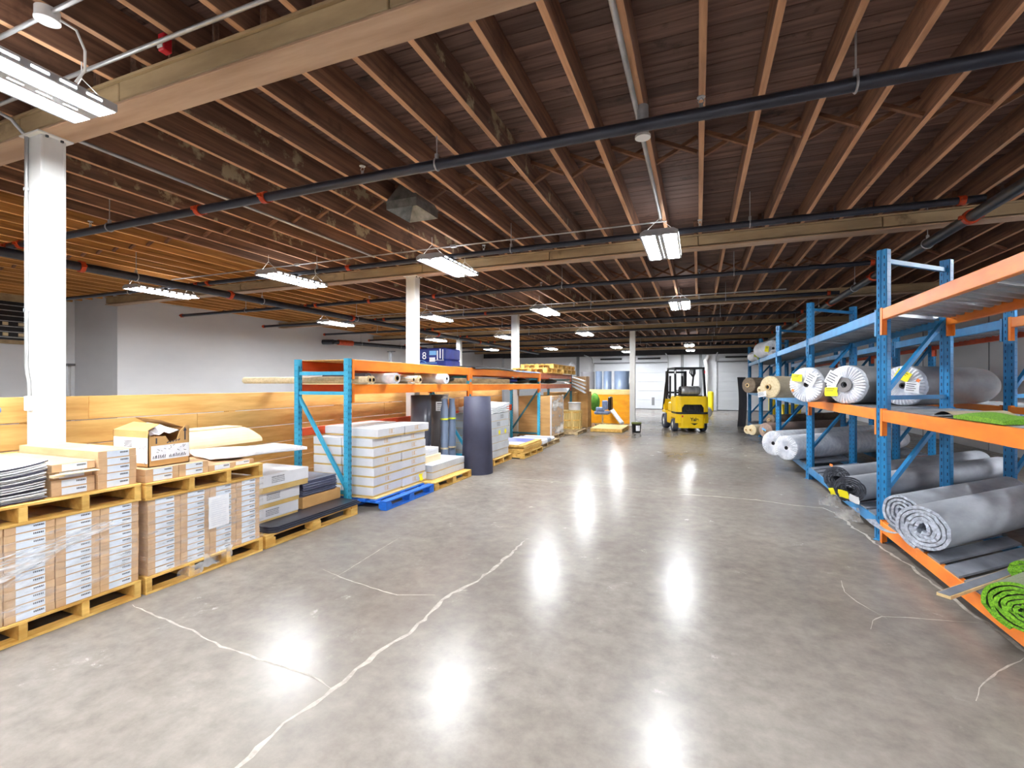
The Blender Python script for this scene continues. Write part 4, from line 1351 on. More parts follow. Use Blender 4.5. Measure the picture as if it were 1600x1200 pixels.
for i in range(9):
    a = PI * i / 8
    P.append([(-4.5 + 0.25 * math.sin(a) * math.cos(2 * PI * j / 14), 7.85 + 0.3 * math.sin(a) * math.sin(2 * PI * j / 14), ZT + 0.085 - 0.068 * math.cos(a) * (1 + 0.2 * math.sin(3 * j))) for j in range(14)])
MB().grid(list(reversed(P)), 0, True, True).build('bag_body', MAT['black'], t)
tag(MB().box(-4.95, 8.58, ZT, -4.26, 10.75, ZT + 0.11, 0, 0.004).build('long_carton', MAT['pallet_grey'], at=(-4.6, 9.6, ZT)), 'long greyish carton on the second shelf bay', 'carton')
for k, (y, m_, l_) in enumerate(((11.25, 'bin_blue', 'navy bag next to the long carton on the second shelf bay'), (12.2, 'black', 'black bag last on the second shelf bay'), (13.6, 'black', 'black bag on the red shelf bay under the yellow pallets'), (14.9, 'tool_grey', 'dark grey bag on the red shelf bay under the yellow pallets'))):
    P = []
    for i in range(9):
        a = PI * i / 8
        P.append([(-4.55 + 0.27 * math.sin(a) * math.cos(2 * PI * j / 14), y + 0.4 * math.sin(a) * math.sin(2 * PI * j / 14), ZT + 0.08 - 0.078 * math.cos(a) + 0.02 * math.sin(3 * j + i) * math.sin(a) ** 2 * (i > 4)) for j in range(14)])
    tag(MB().grid(list(reversed(P)), 0, True, True).build('dark_bag', MAT[m_], at=(-4.55, y, ZT)), l_, 'bag')
# black sheet over the top of the second bay
mb = MB()
P = [[(XB + 0.02 + 0.92 * i / 6, 8.55 + 4.2 * j / 16, 1.928 + 0.035 * math.sin(PI * i / 6) + 0.035 * math.sin(PI * min(1, j / 9)) - 0.0 * j) for j in range(17)] for i in range(7)]
mb.grid(P, 0)
mb.grid([[(x, y, z - 0.008) for x, y, z in reversed(q)] for q in P], 0)
for j in range(16):
    q = P[6]
    mb.face([q[j + 1], q[j], (q[j][0] + 0.01, q[j][1], q[j][2] - 0.03), (q[j + 1][0] + 0.01, q[j + 1][1], q[j + 1][2] - 0.03)], 0 if j < 8 else 1)
tag(mb.build('vinyl_sheet', [MAT['black'], MAT['blue_grey_roll']], at=(-4.6, 10.6, 1.914)), 'black vinyl sheet spread over the top of the second rack bay', 'sheet')
pallet(-4.0, 12.95, 1.6, 1.05, 1.925, 'yellow pallet on top of the red rack bay, lower front one', 'pallet', 'block', 0.14, 4)
pallet(-4.0, 14.75, 1.6, 1.05, 1.925, 'yellow pallet on top of the red rack bay, lower rear one', 'pallet', 'block', 0.14, 4)
pallet(-4.04, 13.75, 1.6, 1.05, 2.067, 'yellow pallet on top of the red rack bay, upper front one', 'pallet', 'block', 0.14, 4)
pallet(-4.04, 15.4, 1.0, 1.05, 2.067, 'yellow pallet on top of the red rack bay, upper rear one', 'pallet', 'block', 0.14, 3)

# ------------------------------------------------------------------ standing rolls and stacks farther along the rack


def standing_roll(x, y, rad, h, m_, label, r_top=None, name='vinyl_roll', hollow=0.75, turns=True):
    t = thing(name, label, 'roll', (x, y, 0))
    rt = r_top or rad
    mb = MB()
    mb.lathe([(rad, 0), (rad + (rt - rad) * 0.5, h * 0.5), (rt, h), (rt - 0.008, h), (rt * hollow, h - 0.004), (rt * hollow, h - 0.35)], 36, 0, (x, y, 0))
    mb.face([(x + rt * hollow * math.cos(2 * PI * k / 20), y + rt * hollow * math.sin(2 * PI * k / 20), h - 0.35) for k in range(20)], 1)
    mb.build('roll_body', [MAT[m_], MAT['black_matte']], t)
    if turns:
        mb = MB()
        for k in range(44):
            a0, a1 = 0.35 * k, 0.35 * (k + 1)
            q0, q1 = rt * hollow * (1 - 0.011 * k), rt * hollow * (1 - 0.011 * (k + 1))
            mb.face([(x + q0 * math.cos(a0), y + q0 * math.sin(a0), h - 0.3), (x + q1 * math.cos(a1), y + q1 * math.sin(a1), h - 0.3), (x + q1 * math.cos(a1), y + q1 * math.sin(a1), h - 0.012), (x + q0 * math.cos(a0), y + q0 * math.sin(a0), h - 0.012)], 0, True)
        mb.build('inner_layers', MAT[m_], t)
    return t


standing_roll(-3.72, 7.80, 0.285, 1.375, 'navy', 'wide navy vinyl roll standing on the floor at the rack', 0.24)
standing_roll(-4.62, 7.35, 0.18, 1.40, 'charcoal_vinyl', 'charcoal vinyl roll standing under the orange shelf', hollow=0.5)
t = standing_roll(-4.58, 7.90, 0.18, 1.40, 'taupe_vinyl', 'taupe vinyl roll with a white label, under the orange shelf', hollow=0.5)
mb = MB()
P = [[(-4.58 + 0.183 * math.cos(a), 7.90 + 0.183 * math.sin(a), z) for a in [math.radians(-75 + 12 * j) for j in range(7)]] for z in (1.10, 1.27)]
mb.grid(P)
for k in range(4):
    mb.grid([[(-4.58 + 0.1845 * math.cos(a), 7.90 + 0.1845 * math.sin(a), z) for a in [math.radians(-68 + 9 * j) for j in range(6 - (k % 2))]] for z in (1.12 + k * 0.035, 1.13 + k * 0.035 + (0.012 if k == 3 else 0))], 1)
mb.build('label_sheet', [MAT['paper'], MAT['grey_line']], t)
for k, (x, y, lx) in enumerate(((-4.3, 7.63, 'first'), (-4.27, 7.86, 'second'))):
    t = thing('thin_roll', 'thin blue-grey wrapped roll leaning beside the navy roll, %s from the pallet' % lx, 'roll', (x, y, 0), group='thin wrapped rolls')
    P = []
    for i in range(15):
        z = 1.33 * i / 14
        rr_ = 0.07 + 0.004 * math.sin(i * 2.3 + k) - (0.02 if i > 12 else 0)
        P.append([(x + rr_ * math.cos(2 * PI * j / 16), y + rr_ * math.sin(2 * PI * j / 16), z) for j in range(16)])
    mb = MB().grid(P, 0, True, True)
    mb.face(P[-1])
    mb.build('roll_body', MAT['blue_grey_roll'], t)
    for z in (0.42, 0.95):
        mb = MB()
        mb.grid([[(x + 0.0755 * math.cos(2 * PI * j / 16), y + 0.0755 * math.sin(2 * PI * j / 16), zz) for j in range(16)] for zz in (z, z + 0.03)], 0, True, True)
        mb.build('tape_band', MAT['lime_tag'] if z > 0.9 else MAT['tan_end'], t)
mb = MB()
P = []
for i in range(9):
    P.append([(-4.29 + 0.03 * math.sin(i + j) + 0.10 * math.cos(2 * PI * j / 10) * (1 - i / 11), 7.66 + 0.10 * math.sin(2 * PI * j / 10) * (1 - i / 11) + 0.01 * math.cos(3 * j), 1.335 + 0.012 * i) for j in range(10)])
tag(mb.grid(P, 0, True, True).build('film_bundle', MAT['film_soft'], at=(-4.3, 7.66, 1.335)), 'crumpled clear film bunched over the thin wrapped rolls', 'stretch wrap')

# grey-white carton tower
pallet(-3.70, 8.52, 0.95, 1.0, 0.0, 'pallet under the grey-white carton tower with yellow stickers', 'pallet', 'stringer', 0.12, 3)
z = 0.122
for k in range(6):
    h_ = 0.146
    t = lid_carton(-3.75 - r.uniform(0, 0.02), 8.54 + r.uniform(-0.01, 0.01), z, 0.9, 0.85, h_, 'grey-white carton, %s from the bottom of the tower beyond the navy roll' % ORD[k + 1], 'grey-white carton tower', 'dark' if k > 3 else 'none', base=0.06, lid='grey_card', pr_at=0.3 if k == 4 else 0.5)
    if k == 3:
        for y in (8.9, 9.22):
            MB().cyl((-3.748, y, z + 0.06), (-3.747, y, z + 0.06), 0.05, n=16).build('sticker', MAT['yellow_tag'], t)
    z += h_ + 0.001
for k in range(4):
    mb = MB()
    P = [[(-4.5 + 0.74 * i / 5, 8.56 + 0.9 * j / 8, z + 0.032 * k + 0.05 * (j / 8) ** 2 * (k + 1) * 0.4 + 0.008 * math.sin(i + 2 * j + k)) for j in range(9)] for i in range(6)]
    mb.grid(P)
    mb.grid([[(x, y, zz + 0.0 - 0.022) for x, y, zz in reversed(q)] for q in P])
    q = P[5]
    for j in range(8):
        mb.face([(q[j][0], q[j][1], q[j][2] - 0.022), (q[j + 1][0], q[j + 1][1], q[j + 1][2] - 0.022), q[j + 1], q[j]])
    for i in range(5):
        a, b_ = P[i][0], P[i + 1][0]
        mb.face([(a[0], a[1], a[2] - 0.022), (b_[0], b_[1], b_[2] - 0.022), b_, a])
    o = mb.build('paper_packet', MAT['paper'], at=(-4.1, 9.0, z))
    tag(o, 'curled white packet on the carton tower, %s from its top' % ORD[4 - k], 'packet', 'packets on the carton tower')
    o.location.z += 0.036

# low stack with violet film
pallet(-3.45, 9.55, 1.3, 1.0, 0.0, 'pallet under the low yellow board stack with violet film', 'pallet', 'stringer', 0.115, 4)
for k in range(4):
    o = MB().box(-4.42 + r.uniform(-0.02, 0.02), 9.56 + r.uniform(-0.05, 0.05), 0.116 + k * 0.043, -3.47 + r.uniform(-0.05, 0.01), 10.82 + r.uniform(-0.03, 0.04), 0.156 + k * 0.043, 0, 0.004).build('timber_board', MAT['pallet'], at=(-3.9, 10.2, 0.116 + k * 0.043))
    tag(o, 'yellow board panel, %s from the bottom of the low stack with violet film' % ORD[k + 1], 'board', 'board panels in the low stack')
tag(MB().box(-4.38, 9.62, 0.2885, -3.62, 10.1, 0.292).build('paper_sheet', MAT['paper'], at=(-4, 9.9, 0.2885)), 'white sheet on the low yellow board stack', 'sheet')
tag(MB().box(-4.38, 10.12, 0.2885, -3.62, 10.8, 0.293).build('film_sheet', MAT['violet'], at=(-4, 10.5, 0.2885)), 'violet-blue film sheet on the low yellow board stack', 'sheet')
pallet(-3.55, 11.0, 1.7, 1.0, 0.0, 'low brown pallet with silvery film packs', 'pallet_grey', 'stringer', 0.12, 4)
for k in range(3):
    t = tag(MB().box(-4.4, 11.04 + k * 0.42, 0.121, -3.5 - 0.03 * k, 11.43 + k * 0.42, 0.25 - 0.02 * k, 0, 0.03).build('film_pack', MAT['blue_grey_roll' if k % 2 else 'wrap_white'], at=(-4, 11.04 + k * 0.42, 0.12)), ['white film pack first on the low brown pallet', 'blue-grey film pack in the middle of the low brown pallet', 'white film pack last on the low brown pallet'][k], 'pack')

# wrapped stack of brown cartons beyond the third post
pallet(-3.84, 12.95, 1.32, 1.06, 0.0, 'pallet under the film-wrapped cartons with white corner posts', 'pallet_grey', 'stringer', 0.125, 3)
for k in range(13):
    for c_ in range(2):
        o = MB().box(-4.86, 12.965 + c_ * 0.65, 0.127 + k * 0.0865, -3.885, 13.61 + c_ * 0.65, 0.2125 + k * 0.0865, 0, 0.003).build('brown_carton', MAT['kraft_dark'], at=(-4.4, 12.96 + c_ * 0.65, 0.127 + k * 0.0865))
        tag(o, 'brown carton, %s from the bottom, %s column of the stack with white corner posts' % (ORD[k + 1], ['post-side', 'far'][c_]), 'carton', 'cartons with white corner posts')
for x, y, nm in ((-3.872, 12.957, 'aisle corner beside the cyan post'), (-3.872, 14.262, 'aisle corner beside the stave barrel'), (-4.87, 12.957, 'back corner by the partition')):
    mb = MB().box(x - 0.03, y - 0.004, 0.128, x + 0.004, y, 1.27).box(x, y, 0.128, x + 0.004, y + 0.05 if y < 14 else y - 0.05, 1.27)
    tag(mb.build('corner_post', MAT['white_card'], at=(x, y, 0.127)), 'white cardboard corner post at the %s' % nm, 'corner post', 'white corner posts')
wr_ = MB()
P = []
for i in range(13):
    P.append([(-3.858 + 0.012 * math.sin(2.2 * i + 1.5 * j) , 13.02 + 1.2 * j / 9, 0.13 + 1.14 * i / 12) for j in range(10)])
wr_.grid(P, 0)
tag(wr_.build('stretch_wrap', MAT['film_milky'], at=(-3.86, 13, 0.13)), 'milky film over the aisle side of the brown cartons with white corner posts', 'stretch wrap')
pallet(-3.5, 14.6, 1.3, 1.0, 0.0, 'low pallet under the pale stave barrel', 'pallet_grey', 'stringer', 0.11, 3)
# stave barrel with a white drum
bx, by, bz = -3.98, 15.55, 0.112
t = thing('stave_barrel', 'pale wooden stave barrel standing on the low pallet', 'barrel', (bx, by, bz))
for k in range(20):
    a0, a1 = 2 * PI * (k + 0.05) / 20, 2 * PI * (k + 0.95) / 20
    mb = MB()
    mb.prism([(0.36 * math.cos(a0), 0.36 * math.sin(a0)), (0.36 * math.cos(a1), 0.36 * math.sin(a1)), (0.335 * math.cos(a1), 0.335 * math.sin(a1)), (0.335 * math.cos(a0), 0.335 * math.sin(a0))], bz, bz + 0.6, lambda u, v, h_: (bx + u, by + v, h_))
    mb.build('stave', MAT['crate_wood'], t)
for z in (bz + 0.05, bz + 0.28, bz + 0.54):
    MB().ring((bx, by, z), (bx, by, z + 0.04), 0.375, 0.361, 28).build('hoop', MAT['pallet'], t)
MB().cyl((bx, by, bz + 0.6), (bx, by, bz + 0.615), 0.375, n=28).build('lid', MAT['crate_wood'], t)
for a in (-1.2, -0.4, 0.4):
    q = Vector((bx + 0.385 * math.cos(a), by + 0.385 * math.sin(a), 0))
    MB().bar((q.x, q.y, bz), (q.x, q.y, bz + 0.6), 0.05, 0.018, up=(math.cos(a), math.sin(a), 0)).build('batten', MAT['crate_wood'], t)
t = thing('white_drum', 'white plastic drum on the lid of the stave barrel', 'drum', (bx + 0.12, by + 0.1, bz + 0.616))
MB().lathe([(0, 0), (0.19, 0), (0.2, 0.02), (0.2, 0.22), (0.212, 0.225), (0.212, 0.26), (0, 0.262)], 26, 0, (bx + 0.12, by + 0.1, bz + 0.616)).build('drum_body', MAT['white_card'], t)
MB().lathe([(0.213, 0.222), (0.216, 0.23), (0.213, 0.24)], 26, 0, (bx + 0.12, by + 0.1, bz + 0.616)).build('rim', MAT['grey_line'], t)
tag(MB().box(-5.35, 16.9, 0, -4.15, 17.3, 1.30, 0, 0.004).build('tall_carton', MAT['kraft_dark'], at=(-4.7, 17, 0)), 'wide tall brown carton behind the last teal rack post', 'carton')
tag(MB().box(-4.55, 17.4, 0, -3.80, 18.05, 1.32, 0, 0.004).build('tall_carton', MAT['kraft_dark'], at=(-4.2, 17.6, 0)), 'narrow tall brown carton beside the blue-grey chair', 'carton')
tag(MB().box(-4.5, 17.42, 1.321, -3.85, 17.95, 1.88, 0, 0.004).build('top_carton', MAT['kraft'], at=(-4.2, 17.6, 1.321)), 'pale brown carton on top of the narrow tall carton', 'carton')
for k in range(4):
    mb = MB()
    P = [[(-4.9 + 1.15 * i / 8, 16.62 + 0.32 * j / 3, 1.93 - 0.085 * k - 0.055 * (i / 8) ** 2 * 8 * (0.5 + 0.12 * k)) for j in range(4)] for i in range(9)]
    mb.grid(P, 0)
    mb.grid([[(x, y, z - 0.03) for x, y, z in reversed(q)] for q in P], 1)
    for i in range(8):
        a, b_ = P[i][0], P[i + 1][0]
        mb.face([(a[0], a[1], a[2] - 0.03), (b_[0], b_[1], b_[2] - 0.03), b_, a], 0)
    e = P[8]
    for j in range(3):
        mb.face([(e[j][0], e[j][1], e[j][2] - 0.03), (e[j + 1][0], e[j + 1][1], e[j + 1][2] - 0.03), e[j + 1], e[j]], 0)
    tag(mb.build('carpet_strip', [MAT['paper'], MAT['tile_dark']], at=(-4.4, 16.7, 1.7)), 'drooping white and dark carpet strip, %s from the top, past the red shelf' % ORD[k + 1], 'carpet strip', 'drooping carpet strips')

# amber board screen, grey rolls behind it
t = thing('board_screen', 'amber varnished board screen with a pale top rail', 'screen', (-3.3, 19.5, 0))
MB().box(-4.35, 19.5, 0.0, -2.5, 19.56, 1.17, 0, 0.004).build('panel', MAT['amber_ply'], t)
MB().box(-4.35, 19.49, 1.172, -2.5, 19.56, 1.38, 0, 0.004).build('rail', MAT['pale_ply'], t)
standing_roll(-4.42, 20.25, 0.30, 2.12, 'grey_sheet', 'taupe-grey standing roll behind the amber screen', turns=False)
standing_roll(-3.95, 20.3, 0.14, 2.14, 'blue_grey_roll', 'slim pale blue-grey roll standing behind the amber screen, beside the taupe one', turns=False)
standing_roll(-3.58, 20.3, 0.17, 2.14, 'blue_grey_roll', 'middle blue-grey roll standing behind the amber screen', turns=False)
standing_roll(-2.98, 20.3, 0.32, 2.14, 'blue_grey_roll', 'wide blue-grey roll standing behind the amber screen at the slim column', turns=False)
tag(MB().grid([[(-5.4 + 0.5 * j / 6 + 0.02 * math.sin(3 * i), 20.0 + 0.05 * math.sin(2 * i + j), 1.9 + (0.65 - 0.3 * abs(j - 4) / 4) * i / 6) for j in range(7)] for i in range(7)]).grid([[(-5.4 + 0.5 * j / 6, 20.06, 0 + 1.93 * i) for j in range(7)] for i in range(2)]).build('plastic_sheet', MAT['film_soft'], at=(-4.8, 20, 0)), 'hanging clear plastic sheet beside the taupe-grey roll', 'plastic sheet')
# leaning white tube
mb = MB()
mb.ring((-2.74, 18.75, 0.07), (-3.42, 19.25, 0.82), 0.085, 0.06, 18)
tag(mb.build('tube', MAT['wrap_white'], at=(-2.74, 18.75, 0)), 'white tube leaning on the amber screen', 'tube')
# flat timber platform
t = thing('low_platform', 'low timber platform lying on the floor before the chair', 'pallet', (-2.9, 16.4, 0))
for k in range(4):
    MB().box(-3.38, 15.85 + k * 0.42, 0.105, -2.32, 16.26 + k * 0.42, 0.125, 0, 0.003).build('deck_board', MAT['pale_ply'], t)
for x in (-3.36, -2.87, -2.38):
    MB().box(x, 15.87, 0, x + 0.05, 17.5, 0.104).build('bearer', MAT['pallet'], t)
MB().box(-3.37, 15.845, 0.012, -2.33, 15.868, 0.104).build('edge_board', MAT['pallet'], t)
# office chair with a green jacket
t = thing('office_chair', 'blue-grey office chair with dark frame beside the low platform', 'chair', (-3.42, 18.3, 0))
cx, cy = -3.42, 18.3
mb = MB().box(cx - 0.28, cy - 0.26, 0.44, cx + 0.28, cy + 0.26, 0.56, 0, 0.04)
mb.build('seat', MAT['chair_blue'], t)
MB().box(cx + 0.24, cy - 0.22, 0.60, cx + 0.36, cy + 0.24, 1.12, 0, 0.04).build('backrest', MAT['black'], t)
MB().box(cx - 0.22, cy - 0.24, 0.56, cx + 0.12, cy - 0.1, 0.72, 0, 0.03).build('armrest', MAT['chair_blue'], t)
MB().box(cx + 0.02, cy - 0.235, 0.62, cx + 0.235, cy - 0.16, 0.98, 0, 0.03).build('cushion', MAT['chair_blue'], t)
for k in range(5):
    a = 2 * PI * k / 5 + 0.3
    MB().bar((cx, cy, 0.1), (cx + 0.3 * math.cos(a), cy + 0.3 * math.sin(a), 0.07), 0.05, 0.03).build('leg', MAT['core'], t)
    MB().cyl((cx + 0.3 * math.cos(a) - 0.02, cy + 0.3 * math.sin(a), 0.03), (cx + 0.3 * math.cos(a) + 0.02, cy + 0.3 * math.sin(a), 0.03), 0.03, n=10).build('caster', MAT['black'], t)
MB().cyl((cx, cy, 0.08), (cx, cy, 0.44), 0.03, n=10).build('stem', MAT['core'], t)
P = []
for i in range(9):
    a = PI * i / 8
    P.append([(cx - 0.32 + 0.2 * math.sin(a) * math.cos(2 * PI * j / 12) + 0.02 * math.sin(2 * j), cy + 0.10 + 0.15 * math.sin(a) * math.sin(2 * PI * j / 12), 0.90 - 0.335 * math.cos(a) + 0.02 * math.sin(3 * j)) for j in range(12)])
tag(MB().grid(list(reversed(P)), 0, True, True).build('green_jacket', MAT['green'], at=(cx - 0.3, cy, 0.6)), 'green jacket bundled on the blue-grey chair', 'jacket')
# bucket
t = thing('paint_bucket', 'black bucket with olive lid and white label by the slim column', 'bucket', (-1.9, 16.15, 0))
MB().lathe([(0, 0), (0.135, 0), (0.155, 0.3), (0.16, 0.305)], 26, 0, (-1.9, 16.15, 0)).build('bucket_body', MAT['black'], t)
MB().lathe([(0.163, 0.29), (0.166, 0.30), (0.166, 0.335), (0.15, 0.34), (0, 0.338)], 26, 0, (-1.9, 16.15, 0)).build('lid', MAT['olive'], t)
MB().grid([[(-1.9 + (0.137 + 0.018 * z / 0.3) * math.cos(a), 16.15 + (0.137 + 0.018 * z / 0.3) * math.sin(a), z) for a in [math.radians(-90 + 8 * j) for j in range(8)]] for z in (0.06, 0.24)]).build('label_sheet', MAT['paper'], t)

# ------------------------------------------------------------------ behind the partition and at the near column
t = thing('blue_pack_tower', 'tall tower of blue printed packs rising behind the rack', 'stack of packs', (-6.45, 11.0, 0))
MB().box(-7.0, 10.6, 0, -5.92, 11.5, 0.12).build('pallet_base', MAT['pallet'], t)
for k in range(8):
    MB().box(-6.95 + 0.01 * (k % 2), 10.62, 0.121 + k * 0.3, -5.96, 11.45, 0.418 + k * 0.3, 0, 0.03).build('pack', MAT['bin_blue'], t)
mb = MB()
for k, (a, b_, z0, z1) in enumerate(((-6.42, -6.22, 2.34, 2.45), (-6.9, -6.7, 2.18, 2.20), (-6.42, -6.25, 2.17, 2.28), (-6.2, -6.17, 2.2, 2.45), (-6.12, -6.09, 2.25, 2.5), (-6.7, -6.2, 2.13, 2.145), (-6.25, -6.0, 2.2, 2.215), (-6.04, -6.02, 2.22, 2.48), (-6.92, -6.9, 2.3, 2.5))):
    mb.box(a, 10.612, z0, b_, 10.6195, z1, 1 if k in (0, 5) else 0)
for k in range(12):
    a0, a1 = PI * k / 12, PI * (k + 1) / 12
    mb.bar((-6.72 + 0.2 * math.cos(a0), 10.614, 2.14 + 0.07 * math.sin(a0)), (-6.72 + 0.2 * math.cos(a1), 10.614, 2.14 + 0.07 * math.sin(a1)), 0.012, 0.004, 1, up=(0, 1, 0))
mb.build('pack_print', [MAT['paper'], MAT['sky_pack']], t)
fc = bpy.data.curves.new('eight', 'FONT')
fc.body = '8'
fc.size = 0.3
tmp = bpy.data.objects.new('eight', fc)
COL.objects.link(tmp)


def text_mesh(body, size, m_, name, extrude=0.002, bold=0.0):
    fc.body, fc.size, fc.extrude, fc.offset = body, size, extrude, bold
    fc.align_x = 'CENTER'
    dg = bpy.context.evaluated_depsgraph_get()
    dg.update()
    me = bpy.data.meshes.new_from_object(tmp.evaluated_get(dg))
    me.name = name
    me.materials.clear()
    me.materials.append(m_)
    return me


inst('numeral', text_mesh('8', 0.26, MAT['paper'], 'numeral'), t, (-6.57 + 6.45, -0.39, 2.24), (PI / 2, 0, 0))
for k, (x, y, h_, lab) in enumerate(((-7.6, 3.62, 1.83, 'slim metal post stand just behind the near column'), (-9.0, 12.55, 2.6, 'grey metal post stand behind the rack, beside the orange coupling'), (-9.0, 14.2, 2.66, 'dark metal post stand behind the rack, against the second column'))):
    t = thing('post_stand', lab, 'stand', (x, y, 0))
    MB().cyl((x, y, 0.02), (x, y, h_), 0.022 if k == 0 else 0.05, n=10).build('pole', MAT['grey_line'], t)
    if k == 0:
        MB().cyl((x + 0.1, y, 0.02), (x + 0.1, y, h_), 0.022, n=10).build('pole', MAT['grey_line'], t)
    MB().box(x - 0.1, y - 0.04, h_, x + 0.16, y + 0.04, h_ + 0.03).build('top_plate', MAT['dark_steel'], t)
    MB().box(x - 0.2, y - 0.2, 0, x + 0.25, y + 0.2, 0.02).build('base', MAT['dark_steel'], t)
# louvre box high on the wall behind the near column
t = thing('wall_louvre', 'framed louvre opening high on the wall behind the near column', 'louvre', (XN, 6.75, 3.2))
MB().box(XN, 6.3, 2.62, XN + 0.05, 6.38, 3.95).box(XN, 7.5, 2.62, XN + 0.05, 7.58, 3.95).box(XN, 6.38, 2.62, XN + 0.05, 7.5, 2.72).box(XN, 6.38, 3.7, XN + 0.05, 7.5, 3.95).build('frame', MAT['beam'], t)
MB().box(XN, 6.38, 2.72, XN + 0.01, 7.5, 3.7).build('backing', MAT['black'], t)
for k in range(7):
    MB().box(XN + 0.012, 6.38, 2.78 + k * 0.135, XN + 0.045, 7.5, 2.80 + k * 0.135).build('slat', MAT['galv'], t)
for k in range(6):
    MB().box(XN + 0.012, 6.5 + 0.3 * (k % 3), 2.80 + 0.27 * (k // 3) + 0.02, XN + 0.04, 6.6 + 0.3 * (k % 3), 2.9 + 0.27 * (k // 3)).build('bracket', MAT['cream'], t)
t = thing('duct_box', 'grey sheet metal duct elbow under the yellow joists at the wall', 'duct', (-15.6, 5.4, 3.5))
MB().box(-16.25, 5.0, 3.3, -15.5, 5.8, 3.84, 0, 0.02).build('duct_body', MAT['duct'], t)
MB().box(-16.28, 4.95, 3.72, -15.3, 5.86, 3.76).build('flange', MAT['galv'], t)
# bench with tools behind the first carton pile
t = thing('work_bench', 'small wooden bench behind the carpet tiles at the near column', 'bench', (-5.3, 1.7, 0))
MB().box(-5.58, 1.0, 1.0, -5.12, 2.08, 1.04, 0, 0.004).build('bench_top', MAT['pine'], t)
for x in (-5.55, -5.18):
    for y in (1.03, 2.0):
        MB().box(x, y, 0, x + 0.05, y + 0.05, 1.0).build('leg', MAT['pine'], t)
t = thing('power_saw', 'dark grey power tool with orange handle on the bench by the near column', 'power tool', (-5.3, 1.9, 1.04))
q = Vector((-5.3, 1.86, 1.04))
MB().cyl(q + Vector((-0.06, 0.05, 0.13)), q + Vector((0.07, 0.05, 0.13)), 0.125, n=24).build('blade_guard', MAT['tool_grey'], t)
MB().cyl(q + Vector((-0.05, -0.16, 0.265)), q + Vector((-0.05, 0.06, 0.275)), 0.045, 0.052, n=16).build('motor', MAT['tool_grey'], t)
MB().tube([q + Vector((0, -0.02, 0.28)), q + Vector((0, 0.06, 0.33)), q + Vector((0, 0.14, 0.34))], 0.025, 10).build('handle', MAT['tool_orange'], t)
MB().cyl(q + Vector((0, 0.12, 0.342)), q + Vector((0, 0.24, 0.348)), 0.024, n=12).build('grip', MAT['chair_blue'], t)
MB().tube([q + Vector((0.08, -0.06, 0.26)), q + Vector((0.085, 0.0, 0.15)), q + Vector((0.085, 0.1, 0.06)), q + Vector((0.085, 0.2, 0.02))], 0.011, 8).build('cord', MAT['black'], t)
MB().box(q.x - 0.06, q.y - 0.02, q.z, q.x + 0.07, q.y + 0.16, q.z + 0.02).build('foot', MAT['black'], t)
t = thing('tool_case', 'yellow and navy tool case standing on the bench', 'tool case', (-5.42, 1.4, 1.04))
MB().box(-5.56, 1.30, 1.04, -5.40, 1.86, 1.34, 0, 0.01).build('case_body', MAT['pine'], t)
MB().box(-5.57, 1.29, 1.341, -5.39, 1.88, 1.375, 0, 0.006).build('case_band', MAT['strip_blue'], t)
MB().box(-5.565, 1.29, 1.376, -5.395, 1.88, 1.44, 0, 0.01).build('lid', MAT['bollard'], t)
MB().cyl((-5.395, 1.7, 1.41), (-5.392, 1.7, 1.41), 0.018, n=14).build('badge', MAT['core'], t)
tag(MB().cyl((-5.48, 1.66, 1.442), (-5.48, 1.66, 1.54), 0.03, n=16).cyl((-5.48, 1.66, 1.54), (-5.48, 1.66, 1.565), 0.02, n=12).build('spray_can', MAT['strip_blue'], at=(-5.48, 1.66, 1.44)), 'small blue can on the yellow tool case', 'can')

